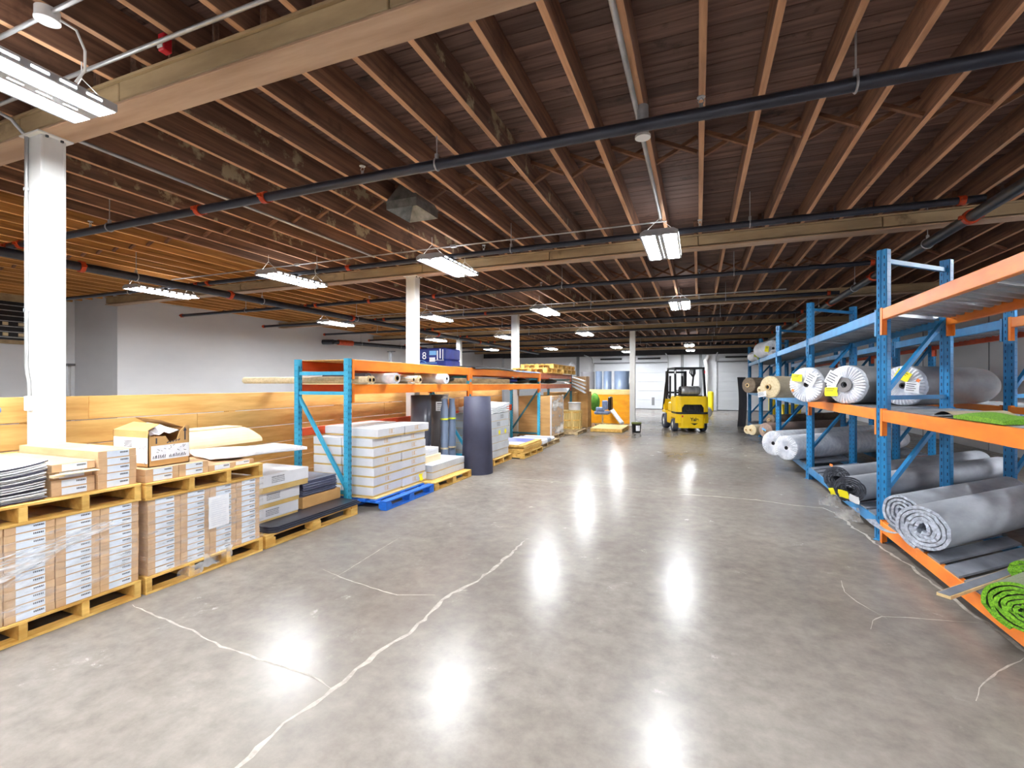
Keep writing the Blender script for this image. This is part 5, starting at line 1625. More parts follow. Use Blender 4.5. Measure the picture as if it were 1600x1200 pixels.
# ------------------------------------------------------------------ blue slanted racks on the other side of the aisle
XA = 1.74
AY = [2.48, 5.9, 9.32, 12.74, 16.16, 19.58]
VA = (0.844, 0.79)
VB0, VB1 = (1.60, 1.32), (2.45, 2.11)
ANG = -math.atan2(VA[0], VA[1])
dA = math.hypot(*VA)
ZL, ZM, ZTOP = 0.235, 1.345, 2.36
for nm, ox, oy, lab in (('A', 0.0, 0.0, 'blue and orange slanted roll rack along the aisle'), ('B', VB0[0], VB0[1], 'second blue roll rack standing behind the aisle rack')):
    rk = thing('roll_rack', lab, 'pallet rack', (XA + ox, AY[0] + oy, 0))
    for k, y in enumerate(AY):
        upright_frame(rk, XA + ox, y + oy, ANG, dA, 2.97, 'blue', [(2.86, 2.86), (1.46, 1.46), (1.5, 2.32), (0.5, 1.28), (0.12, 0.12)], pw=0.10)
    for k in range(5):
        ya, yb = AY[k] + oy, AY[k + 1] + oy
        for li, (z0, z1) in enumerate(((0.105, 0.215), (1.225, 1.34), (2.245, 2.355))):
            fm_ = 'orange' if (k == 0 or (k == 1 and li == 1)) else 'blue'
            beam(rk, XA + ox - 0.02, ya + 0.03, yb - 0.0, z0, z1, fm_, -1, 0.15)
            beam(rk, XA + ox + VA[0] - 0.05, ya + VA[1] - 0.02, yb + VA[1] - 0.05, z0, z1, 'orange' if k == 0 and li == 2 else ('blue' if nm == 'A' else 'orange_red'), 1, 0.12)
        for li, z in ((1, 1.343), (2, 2.358)):
            n_ = 4
            for q in range(n_):
                y0 = ya + 0.1 + (yb - ya - 0.2) * q / n_
                y1 = ya + 0.1 + (yb - ya - 0.2) * (q + 1) / n_ - 0.012
                corrugated('deck_panel', rk, XA + ox + 0.035, y0, y1, (VA[0] - 0.09, VA[1] - 0.09 * VA[1] / VA[0]), z - (0.001 if li == 1 else 0.0))
        # lower deck of flat steel planks
        for q in range(11):
            y0 = ya + 0.12 + q * 0.285
            if y0 + 0.2 > yb - 0.08:
                break
            MB().prism([(XA + ox - 0.015, y0), (XA + ox + VA[0] - 0.0, y0 + VA[1] * (VA[0] + 0.015) / VA[0]), (XA + ox + VA[0] - 0.0, y0 + 0.215 + VA[1] * (VA[0] + 0.015) / VA[0]), (XA + ox - 0.015, y0 + 0.215)], 0.2165, 0.2325, lambda u, v, h_: (u, v, h_)).build('deck_plank', MAT['deck_plank'], rk)

# ------------------------------------------------------------------ carpet rolls


def wrapped_end(mb, rad, seed, hole=0.16, m=0, bulge=0.05):
    r_ = random.Random(seed)
    n = 72
    am = [r_.uniform(0.4, 1.0) for _ in range(n)]
    am = [(am[i - 1] + am[i]) / 2 for i in range(n)]
    P = []
    for fr, off in ((1.0, 0.06), (0.985, 0.02), (0.95, 0.0), (0.85, -0.012), (0.7, -0.016), (0.5, -0.012), (0.34, -0.004), (hole, 0.012), (hole * 0.9, 0.09)):
        row = []
        for k in range(n):
            a = 2 * PI * k / n
            pl = 0.010 * (am[k] * (1 if k % 2 else -1)) * (1 if 0.3 < fr < 0.97 else 0.25)
            rr_ = rad * fr * (1 + (0.006 * math.sin(7 * a + seed) if fr > 0.8 else 0.05 * math.sin(5 * a + seed)))
            row.append((rr_ * math.cos(a), off + pl, rr_ * math.sin(a)))
        P.append(row)
    mb.grid(P, m, False, True)


def roll(kind, x, y, z, rad, ln, label, seed=1, rz=None, tags=(), sx=1.0, group='carpet rolls on the slanted racks', mats=None, turns=5, t_=0.018, droop=0.0, hub=0.24):
    """front end centre above (x, y), resting at height z"""
    t = thing('carpet_roll', label, 'carpet roll', (x, y, z + rad), RZ if rz is None else rz, group)
    r_ = random.Random(seed)
    n = 40
    if kind in ('wrap', 'white', 'tan', 'brown', 'stripe'):
        body = {'wrap': 'wrap', 'white': 'wrap_white', 'tan': 'tan_roll', 'brown': 'brown_roll', 'stripe': 'stripe_roll'}[kind]
        P = []
        m_ = 14
        for i in range(m_ + 1):
            yy = 0.05 + (ln - 0.05) * i / m_
            row = []
            for k in range(n):
                a = 2 * PI * k / n
                rr_ = rad * (1 + 0.006 * math.sin(3 * a + i * 1.3 + seed) + 0.004 * math.sin(9 * a - i))
                if i == m_ :
                    rr_ *= 0.80
                elif i == m_ - 1:
                    rr_ *= 0.97
                row.append((rr_ * math.cos(a), yy if i < m_ else ln, rr_ * math.sin(a)))
            P.append(list(reversed(row)))
        mb = MB().grid(P, 0, True, True)
        mb.face(list(reversed(P[-1])))
        mb.local('roll_body', MAT[body], t)
        if kind in ('wrap', 'white'):
            mb = MB()
            wrapped_end(mb, rad, seed)
            mb.local('end_wrap', MAT['wrap_white'], t)
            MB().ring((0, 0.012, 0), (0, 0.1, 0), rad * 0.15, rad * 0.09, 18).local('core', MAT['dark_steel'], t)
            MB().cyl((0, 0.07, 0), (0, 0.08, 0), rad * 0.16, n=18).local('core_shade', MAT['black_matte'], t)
            if kind == 'wrap' and seed == 2:
                # bare carpet shows round the core
                mb = MB()
                mb.ring((0, -0.03, 0), (0, 0.0, 0), rad * 0.37, rad * 0.15, 30)
                mb.local('bare_end', MAT['grey_sheet'], t)
        else:
            mb = MB()
            rings_ = []
            for k in range(8):
                fr = 1 - k / 8 * 0.72
                rings_.append([(rad * fr * math.cos(2 * PI * j / n), 0.05 - 0.012 * (k > 0) - 0.003 * (k % 2) - 0.002 * k, rad * fr * math.sin(2 * PI * j / n)) for j in range(n)])
            mb.grid(rings_, 0, False, True)
            mb.face(rings_[-1], 0)
            mb.local('roll_end', MAT[{'tan': 'tan_end', 'brown': 'brown_roll', 'stripe': 'stripe_roll'}[kind]], t)
            MB().ring((0, -0.02, 0), (0, 0.06, 0), rad * 0.26, rad * 0.17, 20).local('core', MAT['core'], t)
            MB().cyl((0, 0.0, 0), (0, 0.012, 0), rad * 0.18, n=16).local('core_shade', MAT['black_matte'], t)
    else:
        outer, inner, edge = mats
        pts = []
        seg = 26
        for k in range(seg * turns + 1):
            a = 2 * PI * k / seg
            f = k / (seg * turns)
            rr_ = rad * (hub + (1 - hub) * f) - t_ * 0.5 + (r_.uniform(-0.004, 0.004) + 0.006 * math.sin(3 * a + seed)) * (1 - f * 0.9)
            pts.append((a - 1.9, rr_))
        O, I = [], []
        for a, rr_ in pts:
            ca, sa = math.cos(a), math.sin(a)
            for lst, q in ((O, rr_ + t_ / 2), (I, rr_ - t_ / 2)):
                zz = q * sa
                zz = -rad + (zz + rad) if zz > -rad * 0.93 else -rad * 0.93 + (zz + rad * 0.93) * 0.3
                lst.append((q * ca * sx, zz))
        stk = [r_.uniform(-0.010, 0.010) + 0.02 * math.sin(0.23 * k + seed) for k in range(len(pts))]
        ys = [0.0, ln * 0.12, ln * 0.5, ln]
        mb = MB()
        mb.grid([[(O[k][0], (ys[i] + (stk[k] if i == 0 else 0)), O[k][1] - droop * (1 if i == 0 else 0)) for k in range(len(pts))][::-1] for i in range(4)], 0, True)
        mb.grid([[(I[k][0], (ys[i] + (stk[k] if i == 0 else 0)), I[k][1] - droop * (1 if i == 0 else 0)) for k in range(len(pts))] for i in range(4)], 1, True)
        for e, yy in ((0, None), (1, ln)):
            for k in range(len(pts) - 1):
                y0 = stk[k] if e == 0 else ln
                y1 = stk[k + 1] if e == 0 else ln
                q = [(O[k][0], y0, O[k][1]), (O[k + 1][0], y1, O[k + 1][1]), (I[k + 1][0], y1, I[k + 1][1]), (I[k][0], y0, I[k][1])]
                mb.face(q if e == 0 else list(reversed(q)), 2)
        k = len(pts) - 1
        mb.face([(O[k][0], stk[k], O[k][1]), (O[k][0], ln, O[k][1]), (I[k][0], ln, I[k][1]), (I[k][0], stk[k], I[k][1])], 2)
        mb.local('roll_body', [MAT[outer], MAT[inner], MAT[edge]], t)
    for nm, m_, u, v, w_, h_, rot in tags:
        mb = MB()
        g = []
        for i in range(4):
            g.append([((j / 3 - 0.5) * w_, 0.006 * math.sin(i * 2 + j * 1.7 + seed), (i / 3 - 0.5) * h_) for j in range(4)])
        mb.grid(g)
        mb.grid([[(p[0], p[1] + 0.002, p[2]) for p in reversed(q)] for q in g])
        mats_ = [MAT[m_], MAT['print']]
        if m_ in ('yellow_tag', 'paper'):
            for i in range(4 if m_ == 'paper' else 2):
                mb.box(-w_ * 0.38, -0.0085, h_ * (0.3 - 0.2 * i), w_ * (0.3 - 0.1 * (i % 2)), -0.008, h_ * (0.3 - 0.2 * i) + h_ * 0.06, 1)
        mb.local(nm, mats_, t, (u, -0.042, v), (0, rot, 0))
    return t


YT = lambda u, v, w_=0.13, h_=0.10, rot=0.2: ('yellow_tag', 'yellow_tag', u, v, w_, h_, rot)
PT = lambda u, v, w_=0.16, h_=0.15, rot=0.3: ('paper_label', 'paper', u, v, w_, h_, rot)
OT = lambda u, v: ('orange_sticker', 'orange_tag', u, v, 0.035, 0.035, 0.6)
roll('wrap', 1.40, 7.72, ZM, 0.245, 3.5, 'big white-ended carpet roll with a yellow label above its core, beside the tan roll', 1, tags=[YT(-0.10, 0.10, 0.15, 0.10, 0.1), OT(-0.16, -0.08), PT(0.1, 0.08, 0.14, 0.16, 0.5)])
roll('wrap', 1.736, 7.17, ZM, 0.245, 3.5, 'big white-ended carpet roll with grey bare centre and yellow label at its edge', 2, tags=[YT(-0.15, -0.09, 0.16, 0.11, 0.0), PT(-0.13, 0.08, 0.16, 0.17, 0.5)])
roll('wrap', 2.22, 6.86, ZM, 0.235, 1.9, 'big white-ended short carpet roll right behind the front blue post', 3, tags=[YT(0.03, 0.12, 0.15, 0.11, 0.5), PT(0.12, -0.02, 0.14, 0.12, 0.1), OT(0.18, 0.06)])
roll('tan', 1.17, 9.66, ZM, 0.20, 3.5, 'tan carpet roll sticking far out of the middle shelf', 4, tags=[('paper_label', 'paper', -0.09, -0.13, 0.17, 0.09, -0.2)])
roll('brown', 1.30, 15.0, ZM, 0.22, 2.2, 'brown carpet roll on the middle shelf, farthest from the viewer', 5)
roll('tan', 1.5, 14.1, ZM, 0.10, 2.5, 'slim tan roll lying beside the brown roll on the middle shelf', 6)
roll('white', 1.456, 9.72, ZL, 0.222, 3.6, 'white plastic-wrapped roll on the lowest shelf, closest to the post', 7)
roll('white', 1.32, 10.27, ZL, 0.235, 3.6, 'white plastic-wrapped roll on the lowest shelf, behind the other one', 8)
roll('stripe', 1.56, 13.56, ZL, 0.19, 3.2, 'mauve-brown roll with pale blue sticker on the lowest shelf', 9, tags=[('blue_sticker', 'sky_pack', 0.02, 0.03, 0.12, 0.05, 0.4)])
roll('tan', 1.30, 14.15, ZL, 0.14, 3.0, 'cream roll on the lowest shelf, lower one beside the mauve roll', 10)
roll('tan', 1.22, 14.45, ZL, 0.115, 3.0, 'cream roll with open core at the far end of the lowest shelf', 11)
roll('brown', 1.75, 14.25, ZL + 0.29, 0.13, 3.0, 'dark brown roll lying on top of the low cream and mauve rolls', 12)
roll('spiral', 1.66, 7.22, ZL, 0.155, 3.6, 'grey roll with dark spiral end on the lowest shelf, orange sticker on its edge', 13, sx=1.15, mats=('grey_carpet', 'char_carpet', 'char_carpet'), turns=7, t_=0.016, tags=[('orange_sticker', 'orange_tag', -0.05, 0.165, 0.04, 0.03, 0.2)])
roll('spiral', 1.62, 6.50, ZL, 0.155, 3.6, 'grey roll with dark spiral end on the lowest shelf, yellow label inside', 14, sx=1.15, mats=('grey_carpet', 'char_carpet', 'char_carpet'), turns=6, t_=0.018)
roll('spiral', 1.76, 5.43, ZL, 0.175, 2.1, 'grey roll with tan core on the lowest shelf, tucked between the post and largest roll', 15, sx=1.0, mats=('grey_carpet', 'grey_carpet_edge', 'grey_carpet_edge'), turns=4, t_=0.022)
roll('spiral', 1.69, 4.79, ZL, 0.195, 3.7, 'largest pale grey loose-wound roll on the lowest shelf', 16, sx=1.08, mats=('grey_carpet', 'grey_carpet_edge', 'grey_carpet_edge'), turns=5, t_=0.024)
roll('spiral', 1.64, 3.40, ZL, 0.145, 1.6, 'green turf roll with oval spiral end, on the lowest shelf', 17, sx=1.35, mats=('turf_grey', 'turf_back', 'turf'), turns=6, t_=0.0165, hub=0.08, group='turf rolls')
roll('spiral', 2.09, 4.32, ZL, 0.08, 1.2, 'smaller green turf roll behind the oval one', 18, sx=1.2, mats=('turf_grey', 'turf_back', 'turf'), turns=3, t_=0.022, hub=0.12, group='turf rolls')
roll('white', 1.95, 15.0, ZTOP, 0.235, 0.9, 'white-wrapped roll with yellow label on the top shelf', 19, rz=math.radians(14), tags=[('yellow_tag', 'yellow_tag', -0.19, -0.02, 0.1, 0.16, 0.1), PT(0.02, -0.13, 0.2, 0.12, 0.0)])
roll('white', 1.80, 17.2, ZTOP, 0.16, 0.9, 'smaller white roll with lime label on the top shelf', 20, rz=math.radians(6), tags=[('lime_label', 'lime_tag', -0.06, 0.02, 0.12, 0.14, 0.3), ('lime_label', 'lime_tag', 0.03, -0.1, 0.12, 0.1, 0.1)])
# plastic tags hanging from the dark spiral rolls
for k, (x, y, z, m_, l_) in enumerate(((1.60, 6.98, 0.27, 'yellow_tag', 'yellow label in clear sleeve hanging at the far dark spiral roll'), (1.56, 6.40, 0.36, 'yellow_tag', 'folded yellow label tucked in the nearer dark spiral roll'), (1.64, 6.31, 0.33, 'paper', 'white label card hanging at the nearer dark spiral roll'))):
    mb = MB()
    g = [[((j / 3 - 0.5) * 0.105, 0.008 * math.sin(i * 1.9 + j * 1.3 + k), (i / 3 - 0.5) * 0.09) for j in range(4)] for i in range(4)]
    mb.grid(g)
    mb.grid([[(p[0], p[1] + 0.002, p[2]) for p in reversed(q)] for q in g])
    o = mb.local('label_card', MAT[m_], None, (x - DX * 0.055, y - DY * 0.055, z), (0.3, 0.15 * (k - 1), RZ))
    tag(o, l_, 'label')
for k, (x, y, z, l_) in enumerate(((1.57, 6.93, 0.19, 'clear plastic sleeve hanging below the far dark spiral roll'), (1.58, 6.25, 0.20, 'clear plastic flap hanging below the nearer dark spiral roll'))):
    mb = MB()
    g = [[((j / 5 - 0.5) * 0.30, -0.02 * i + 0.012 * math.sin(i * 1.9 + j * 1.3 + k), (i / 4 - 0.5) * 0.2 + 0.05 * (j / 5 - 0.5)) for j in range(6)] for i in range(5)]
    mb.grid(g)
    o = mb.local('plastic_sleeve', MAT['film_soft'], None, (x - DX * 0.075, y - DY * 0.075, z), (0.2, 0.1, RZ))
    tag(o, l_, 'plastic sleeve')
# flap of the largest roll's neighbour over the post
mb = MB()
g = []
for i in range(9):
    a = -2.6 + 1.5 * i / 8
    g.append([(1.70 - DX * (0.05 + 0.02 * j) + 0.719 * (0.165 + 0.02 * j * (8 - i) / 8) * math.cos(a), 5.40 - DY * (0.05 + 0.02 * j) - 0.695 * (0.165 + 0.02 * j * (8 - i) / 8) * math.cos(a), ZL + 0.165 + 0.16 * math.sin(a)) for j in range(4)])
mb.grid(g)
mb.grid([[(p[0], p[1], p[2] - 0.003) for p in reversed(q)] for q in g])
tag(mb.build('carpet_flap', MAT['grey_carpet_edge'], at=(1.7, 5.4, ZL + 0.1)), 'loose pale flap curling at the end of the small tucked grey roll', 'carpet flap')
# steel bar on the lowest shelf
mb = MB()
mb.bar((1.46, 3.84, ZL + 0.012), (1.46 + DX * 1.9, 3.84 + DY * 1.9, ZL + 0.012), 0.075, 0.02)
mb.bar((1.46, 3.84, ZL + 0.0235), (1.46 + DX * 1.9, 3.84 + DY * 1.9, ZL + 0.0235), 0.062, 0.003, 1)
tag(mb.build('steel_bar', [MAT['core'], MAT['deck_plank']], at=(1.46, 3.84, ZL)), 'long flat grey bar poking out of the lowest shelf above the turf roll', 'bar')
# folded turf on the middle shelf
mb = MB()
g = [[(1.76 + 0.55 * i / 8, 3.86 + 0.62 * j / 8 + 0.3 * i / 8, ZM + 0.012 + 0.05 * math.sin(PI * min(1, i / 5 + 0.15)) * math.sin(PI * (0.15 + 0.7 * j / 8))) for j in range(9)] for i in range(9)]
mb.grid(g)
mb.grid([[(p[0], p[1], ZM + 0.001) for p in reversed(q)] for q in g], 1)
for i in range(8):
    mb.face([(g[i + 1][0][0], g[i + 1][0][1], ZM + 0.001), g[i + 1][0], g[i][0], (g[i][0][0], g[i][0][1], ZM + 0.001)][::-1], 0)
    mb.face([(g[0][i][0], g[0][i][1], ZM + 0.001), g[0][i], g[0][i + 1], (g[0][i + 1][0], g[0][i + 1][1], ZM + 0.001)][::-1], 0)
tag(mb.build('turf_piece', [MAT['turf'], MAT['turf_back']], at=(1.9, 4.1, ZM)), 'piece of bright green turf folded on the middle shelf', 'turf')
mb = MB()
g = [[(1.80 + 0.5 * i / 6, 4.55 + 0.35 * j / 6 + 0.3 * i / 6, ZM + 0.006 + 0.035 * math.sin(PI * j / 6)) for j in range(7)] for i in range(7)]
mb.grid(g)
mb.grid([[(p[0], p[1], p[2] - 0.004) for p in reversed(q)] for q in g], 1)
tag(mb.build('carpet_piece', [MAT['tan_roll'], MAT['char_carpet']], at=(1.9, 4.7, ZM)), 'small curled carpet piece beside the folded turf', 'carpet piece')
# upright bent grey sheet at the end of the rack
mb = MB()
g = []
for i in range(11):
    v = i / 10
    g.append([(1.38 + 0.30 * j / 5 + 0.06 * math.sin(PI * v), 19.95 + 0.28 * j / 5 + 0.15 * math.sin(PI * v * 0.9), 1.86 * v) for j in range(6)])
mb.grid(g)
mb.grid([[(p[0] + 0.01, p[1] + 0.012, p[2]) for p in reversed(q)] for q in g])
tag(mb.build('grey_sheet', MAT['taupe_vinyl'], at=(1.5, 19.3, 0)), 'bent dark grey sheet standing at the far end of the slanted racks', 'sheet')

# ------------------------------------------------------------------ end wall doors and bollard
for nm, x0, x1, n_, lab in (('door_1', -6.5, -1.72, 2, 'wide white overhead door behind the forklift and slim column'), ('door_2', 1.02, 3.9, 1, 'white overhead door beyond the yellow bollard, by the racks')):
    t = thing(nm, lab, 'door', (x0, YB, 0), kind='structure')
    for k in range(5):
        for q in range(n_):
            a = x0 + 0.06 + (x1 - x0 - 0.12) * q / n_
            b_ = x0 + 0.06 + (x1 - x0 - 0.12) * (q + 1) / n_
            MB().box(a + 0.006, YB - 0.06, 0.03 + k * 0.575, b_ - 0.006, YB - 0.005, 0.03 + (k + 1) * 0.575 - 0.008, 0, 0.008).build('panel', MAT['door'], t)
    for x in (x0, x1 - 0.06):
        MB().box(x, YB - 0.12, 0, x + 0.055, YB, 3.0, 0, 0.004).build('track', MAT['galv'], t)
    MB().box(x0, YB - 0.10, 2.93, x1, YB, 3.0).build('head_seal', MAT['grey_line'], t)
    MB().box(x0, YB - 0.07, 0, x1, YB - 0.0, 0.028).build('bottom_seal', MAT['dark_steel'], t)
    w_ = (x1 - x0) / n_
    for q in range(n_):
        MB().cyl((x0 + w_ * q + 0.5, YB - 0.12, 3.22), (x0 + w_ * (q + 1) - 0.5, YB - 0.12, 3.22), 0.055, n=12).build('spring', MAT['black'], t)
    for x in (x0 - 0.02, x1 - 0.04):
        MB().tube([(x, YB - 0.1, 2.95), (x, YB - 0.2, 3.2), (x, YB - 0.6, 3.33), (x, YB - 2.6, 3.36)], 0.03, 6).build('track', MAT['galv'], t)
    if n_ == 2:
        MB().box(x0 + 3.75, YB - 0.075, 0.25, x0 + 3.92, YB - 0.06, 0.75).build('hatch', MAT['grey_line'], t)
        for z in (1.95, 2.4):
            MB().box(-4.2, YB - 0.08, z, -4.1, YB - 0.06, z + 0.06).build('latch', MAT['galv'], t)
t = thing('bollard', 'yellow bollard beside the overhead door', 'bollard', (0.68, 30.4, 0))
MB().lathe([(0.16, 0), (0.16, 1.08), (0.14, 1.14), (0.07, 1.17), (0, 1.175)], 24, 0, (0.68, 30.4, 0)).build('bollard_post', MAT['bollard'], t)
MB().cyl((0.68, 30.4, 0), (0.68, 30.4, 0.012), 0.2, n=24).build('base', MAT['grey_line'], t)
tag(MB().tube([(0.45, 31.0, 0), (0.45, 31.0, 2.7), (0.4, 31.1, 3.0), (0.55, 31.2, 3.3)], 0.11, 12).build('riser_pipe', MAT['white_metal'], at=(0.45, 31.0, 0)), 'white riser pipe at the end wall behind the bollard', 'pipe')
P = []
for i in range(8):
    a = PI * i / 7
    P.append([(0.42 + 0.2 * math.sin(a) * math.cos(2 * PI * j / 12), 24.5 + 0.18 * math.sin(a) * math.sin(2 * PI * j / 12), 0.26 - 0.26 * math.cos(a) + 0.02 * math.sin(2 * j + i)* math.sin(a)) for j in range(12)])
tag(MB().grid(list(reversed(P)), 0, True, True).build('white_bag', MAT['wrap_white'], at=(0.42, 24.5, 0)), 'white bag on the floor beside the forklift', 'bag')

# ------------------------------------------------------------------ forklift (local: +Y is its front)
FL = thing('forklift', 'yellow forklift seen from behind with a grey gas tank', 'forklift', (-0.16, 16.85, 0), math.radians(17))


def rpoly(x, y0, y1, r_, n=6):
    """rounded plan outline, tail end rounded"""
    out = []
    for k in range(n + 1):
        a = PI + PI / 2 * k / n
        out.append((-x + r_ + r_ * math.cos(a), y0 + r_ + r_ * math.sin(a)))
    for k in range(n + 1):
        a = -PI / 2 + PI / 2 * k / n
        out.append((x - r_ + r_ * math.cos(a), y0 + r_ + r_ * math.sin(a)))
    return out + [(x, y1), (-x, y1)]


pz = lambda u, v, h_: (u, v, h_)
cw = MB()
cw.prism(rpoly(0.40, 0.02, 0.85, 0.10), 0.14, 0.60, pz)
cw.prism([(-0.53, 0.12), (-0.40, 0.03), (-0.40, 0.85), (-0.53, 0.85)], 0.47, 0.60, pz)
cw.prism([(0.40, 0.03), (0.53, 0.12), (0.53, 0.85), (0.40, 0.85)], 0.47, 0.60, pz)
cw.prism([(-0.53, 0.12), (-0.40, 0.03), (-0.37, 0.03), (-0.40, 0.2), (-0.53, 0.2)], 0.30, 0.47, pz)
cw.prism([(0.40, 0.03), (0.53, 0.12), (0.53, 0.2), (0.40, 0.2), (0.37, 0.03)], 0.30, 0.47, pz)
cw.local('counterweight', MAT['truck_yellow'], FL)
up = MB()
up.prism(rpoly(0.53, 0.0, 0.75, 0.16), 0.92, 1.16, pz)
up.prism(rpoly(0.50, 0.03, 0.72, 0.15), 1.16, 1.19, pz)
for s_ in (-1, 1):
    q = [(0.36 * s_, 0.0), (0.39 * s_, 0.005), (0.49 * s_, 0.05), (0.53 * s_, 0.14), (0.53 * s_, 0.6), (0.42 * s_, 0.6), (0.42 * s_, 0.1), (0.36 * s_, 0.06)]
    if s_ < 0:
        q = list(reversed(q))
    up.prism(q, 0.67, 0.92, pz)
    q = [(0.28 * s_, 0.86 + 0.06), (0.36 * s_, 0.92), (0.36 * s_, 0.80)]
    if s_ < 0:
        q = list(reversed(q))
    up.prism(q, 0.0, 0.05, lambda u, v, h_: (u, h_, v))
up.local('rear_hood', MAT['truck_yellow'], FL)
bk = MB()
bk.prism(rpoly(0.525, 0.005, 0.7, 0.16), 0.605, 0.665, pz)
bk.box(-0.42, 0.16, 0.665, 0.42, 0.2, 0.92)
for k in range(4):
    bk.box(-0.30 + k * 0.18, 0.08, 0.667, -0.27 + k * 0.18, 0.14, 0.9)
bk.box(-0.2, 0.05, 0.667, 0.12, 0.12, 0.74)
bk.local('rear_grille', MAT['black'], FL)
ch = MB()
ch.box(-0.50, 0.86, 0.22, 0.50, 1.42, 0.62, 0, 0.02)
ch.box(-0.50, 0.76, 0.62, 0.50, 1.3, 0.98, 0, 0.05)
ch.box(-0.36, 1.42, 0.16, 0.36, 2.0, 0.50, 0, 0.02)
ch.box(-0.53, 1.45, 0.56, 0.53, 2.0, 0.66, 0, 0.02)
ch.box(-0.50, 1.90, 0.66, 0.50, 2.0, 1.05, 0, 0.02)
ch.local('chassis', MAT['truck_yellow'], FL)
for x, y, rad, wd in ((-0.47, 0.5, 0.215, 0.17), (0.47, 0.5, 0.215, 0.17), (-0.46, 1.72, 0.265, 0.2), (0.46, 1.72, 0.265, 0.2)):
    s_ = -1 if x < 0 else 1
    mb = MB()
    prof = [(rad * 0.58, -wd / 2), (rad * 0.94, -wd / 2), (rad, -wd / 2 + 0.02), (rad, wd / 2 - 0.02), (rad * 0.94, wd / 2), (rad * 0.58, wd / 2)]
    mb.grid([[(x + h_, y + q * math.cos(2 * PI * k / 28), rad + q * math.sin(2 * PI * k / 28)) for k in range(28)] for q, h_ in prof], 0, True, True)
    wh = mb.local('wheel', MAT['tyre'], FL)
    mb = MB()
    xo = x + s_ * (wd / 2 - 0.02)
    mb.cyl((xo - s_ * 0.05, y, rad), (xo, y, rad), rad * 0.6, n=22)
    mb.cyl((xo, y, rad), (xo + s_ * 0.02, y, rad), rad * 0.25, n=14)
    for k in range(6):
        a = 2 * PI * k / 6
        mb.cyl((xo, y + rad * 0.42 * math.cos(a), rad + rad * 0.42 * math.sin(a)), (xo + s_ * 0.01, y + rad * 0.42 * math.cos(a), rad + rad * 0.42 * math.sin(a)), 0.014, n=6)
    mb.local('rim', MAT['white_metal'], wh)
for s_ in (-1, 1):
    MB().bar((s_ * 0.49, 0.30, 1.1), (s_ * 0.47, 0.42, 2.12), 0.06, 0.07, up=(0, 1, 0)).local('guard_post', MAT['black'], FL)
    MB().tube([(s_ * 0.49, 1.98, 0.75), (s_ * 0.48, 1.72, 1.5), (s_ * 0.46, 1.45, 2.08), (s_ * 0.46, 1.35, 2.13)], 0.033, 8).local('guard_post', MAT['black'], FL)
g = MB()
g.box(-0.50, 0.36, 2.11, 0.50, 0.43, 2.17, 0, 0.01).box(-0.50, 1.33, 2.11, 0.50, 1.40, 2.17, 0, 0.01).box(-0.50, 0.43, 2.11, -0.44, 1.33, 2.17).box(0.44, 0.43, 2.11, 0.50, 1.33, 2.17)
g.local('guard_frame', MAT['black'], FL)
for k in range(6):
    MB().box(-0.44, 0.52 + k * 0.14, 2.13, 0.44, 0.55 + k * 0.14, 2.155).local('guard_bar', MAT['black'], FL)
for s_ in (-1, 1):
    MB().box(s_ * 0.33 - 0.045, 2.06, 0.08, s_ * 0.33 + 0.045, 2.18, 2.08, 0, 0.008).local('mast_rail', MAT['black'], FL)
    MB().cyl((s_ * 0.22, 2.08, 0.15), (s_ * 0.22, 2.08, 1.9), 0.035, n=12).local('lift_cylinder', MAT['black'], FL)
    f = MB()
    f.box(s_ * 0.28 - 0.05, 2.24, 0.05, s_ * 0.28 + 0.05, 2.29, 0.75)
    f.prism([(2.24, 0.045), (3.3, 0.055), (3.3, 0.065), (2.29, 0.09), (2.24, 0.09)], s_ * 0.28 - 0.05, s_ * 0.28 + 0.05, lambda u, v, h_: (h_, u, v))
    f.local('fork', MAT['dark_steel'], FL)
for z in (0.5, 1.25, 2.0):
    MB().box(-0.30, 2.08, z, 0.30, 2.16, z + 0.07).local('mast_crossbar', MAT['black'], FL)
MB().box(-0.48, 2.185, 0.25, 0.48, 2.235, 0.34).box(-0.48, 2.185, 0.62, 0.48, 2.235, 0.72).local('carriage', MAT['black'], FL)
tk = MB()
prof = []
for k in range(7):
    a = PI / 2 * k / 6
    prof.append((-0.34 + 0.10 * (1 - math.sin(a)) - 0.0, 0.155 * math.sin(a) if k else 0.001))
prof = [(-0.36, 0.001), (-0.355, 0.06), (-0.335, 0.105), (-0.30, 0.138), (-0.25, 0.152), (-0.22, 0.155), (0.20, 0.155), (0.24, 0.15), (0.28, 0.13), (0.30, 0.10), (0.31, 0.001)]
tk.grid([[(h_, 0.27 + q * math.cos(2 * PI * k / 28), 1.375 + q * math.sin(2 * PI * k / 28)) for k in range(28)] for h_, q in prof], 0, True, True)
tank = tk.local('gas_tank', MAT['tank'], FL)
for x in (-0.10, 0.12):
    MB().ring((x, 0.27, 1.375), (x + 0.03, 0.27, 1.375), 0.163, 0.156, 24).local('strap', MAT['galv'], tank)
mb = MB().cyl((-0.36, 0.27, 1.375), (-0.40, 0.27, 1.375), 0.05, n=14).cyl((-0.38, 0.24, 1.40), (-0.38, 0.16, 1.42), 0.02, n=10)
mb.ring((-0.37, 0.27, 1.375), (-0.34, 0.27, 1.375), 0.12, 0.10, 20)
mb.local('valve', MAT['black'], tank)
MB().box(-0.36, 0.14, 1.19, 0.34, 0.42, 1.225).box(-0.2, 0.2, 1.225, -0.14, 0.34, 1.25).box(0.1, 0.2, 1.225, 0.16, 0.34, 1.25).local('tank_cradle', MAT['black'], FL)
MB().box(-0.26, 0.80, 0.985, 0.26, 1.28, 1.10, 0, 0.03).local('seat', MAT['black'], FL)
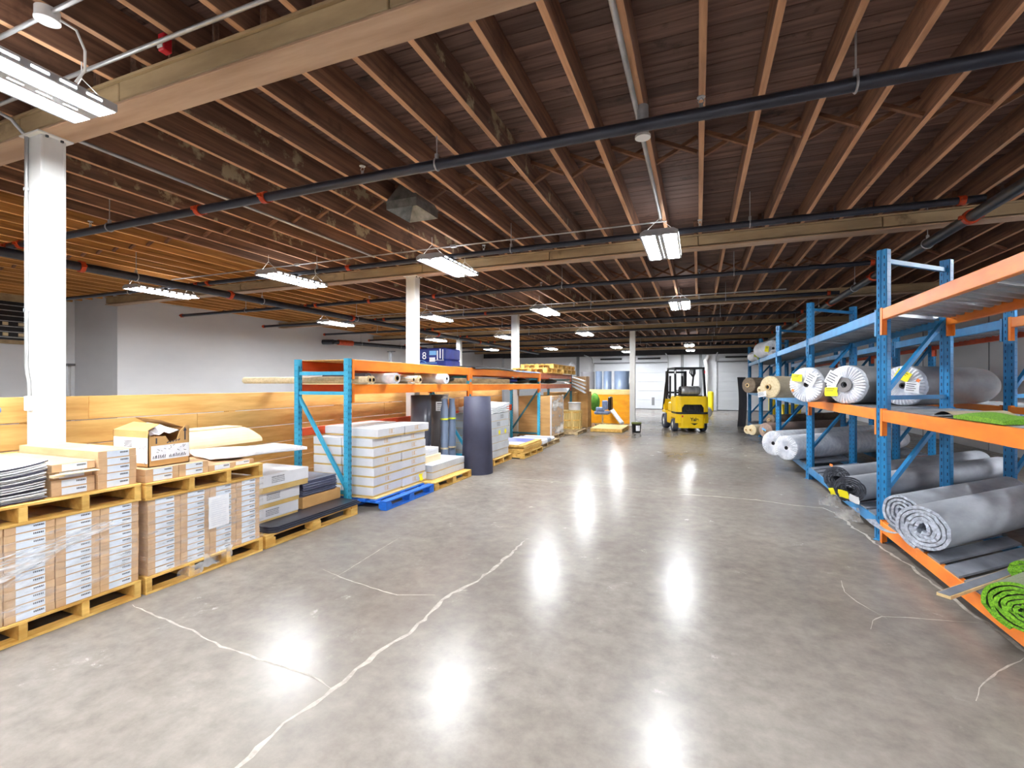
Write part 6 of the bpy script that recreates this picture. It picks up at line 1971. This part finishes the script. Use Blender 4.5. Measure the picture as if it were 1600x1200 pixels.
MB().box(-0.25, 0.72, 1.10, 0.25, 0.82, 1.52, 0, 0.03).local('seat_back', MAT['black'], FL)
MB().bar((0, 1.88, 1.0), (0, 1.68, 1.25), 0.05, 0.05).local('steering_column', MAT['black'], FL)
mb = MB()
ctr = Vector((0, 1.66, 1.27))
ax = Vector((0, -0.62, 0.78)).normalized()
e1, e2 = Vector((1, 0, 0)), ax.cross(Vector((1, 0, 0)))
mb.tube([ctr + (e1 * math.cos(2 * PI * k / 20) + e2 * math.sin(2 * PI * k / 20)) * 0.16 for k in range(21)], 0.014, 6)
mb.bar(ctr - e1 * 0.15, ctr + e1 * 0.15, 0.025, 0.02)
mb.local('steering_wheel', MAT['black'], FL)
mb = MB()
for k in range(3):
    mb.tube([(0.06 + 0.05 * k, 0.46, 2.12), (0.02 + 0.06 * k, 0.44, 1.98), (0.10 + 0.02 * k, 0.43, 1.86 - 0.03 * k), (0.16 + 0.02 * k, 0.44, 1.96), (0.2, 0.46, 2.12)], 0.022, 7)
mb.local('hose_bundle', MAT['black'], FL)
MB().box(-0.56, 0.95, 1.10, -0.50, 1.10, 1.22, 0, 0.01).local('side_lamp', MAT['black'], FL)
MB().cyl((-0.565, 1.02, 1.12), (-0.56, 1.02, 1.12), 0.035, n=12).local('lens', MAT['white_metal'], FL)
for s_ in (-1, 1):
    MB().box(s_ * 0.485 - 0.02, 0.33, 1.95, s_ * 0.485 + 0.02, 0.36, 2.06, 0, 0.004).local('tail_lamp', MAT['red'] if s_ > 0 else MAT['wrap_white'], FL)
# badge area with the maker's lettering, tow notch, small stickers
q = []
for k in range(24):
    a = 2 * PI * k / 24
    cxx, czz = math.cos(a), math.sin(a)
    q.append((0.05 + 0.23 * math.copysign(abs(cxx) ** 0.6, cxx), 0.43 + 0.075 * math.copysign(abs(czz) ** 0.6, czz)))
MB().prism(q, 0.004, 0.02, lambda u, v, h_: (u, h_, v)).local('badge_plate', MAT['truck_yellow'], FL)
inst('badge_lettering', text_mesh('Yale', 0.155, MAT['black'], 'badge_lettering', 0.002, 0.004), FL, (0.05, 0.002, 0.378), (PI / 2, 0, 0))
MB().prism([(-0.07, 0.30), (0.05, 0.235), (0.17, 0.30)], 0.012, 0.022, lambda u, v, h_: (u, h_, v)).local('tow_notch', MAT['black_matte'], FL)
MB().box(-0.36, 0.016, 0.50, -0.31, 0.022, 0.56).local('warning_sticker', MAT['red'], FL)
bpy.data.objects.remove(tmp)

# yellow things glimpsed through the racks
t = thing('bollard', 'yellow bollard glimpsed through the slanted racks at the end wall', 'bollard', (3.6, 28.2, 0))
MB().lathe([(0.16, 0), (0.16, 1.08), (0.14, 1.14), (0.07, 1.17), (0, 1.175)], 24, 0, (3.6, 28.2, 0)).build('bollard_post', MAT['bollard'], t)
MB().cyl((3.6, 28.2, 0), (3.6, 28.2, 0.012), 0.2, n=24).build('base', MAT['grey_line'], t)
t = thing('yellow_bin', 'yellow bin glimpsed behind the slanted racks', 'bin', (3.9, 24.6, 0))
MB().prism([(-0.32, 0), (0.32, 0), (0.38, 0.62), (-0.38, 0.62)], 24.4, 24.95, lambda u, v, h_: (3.9 + u, h_, v)).build('bin_body', MAT['bollard'], t)
MB().box(3.5, 24.38, 0.62, 4.3, 24.97, 0.67, 0, 0.01).build('rim', MAT['bollard'], t)
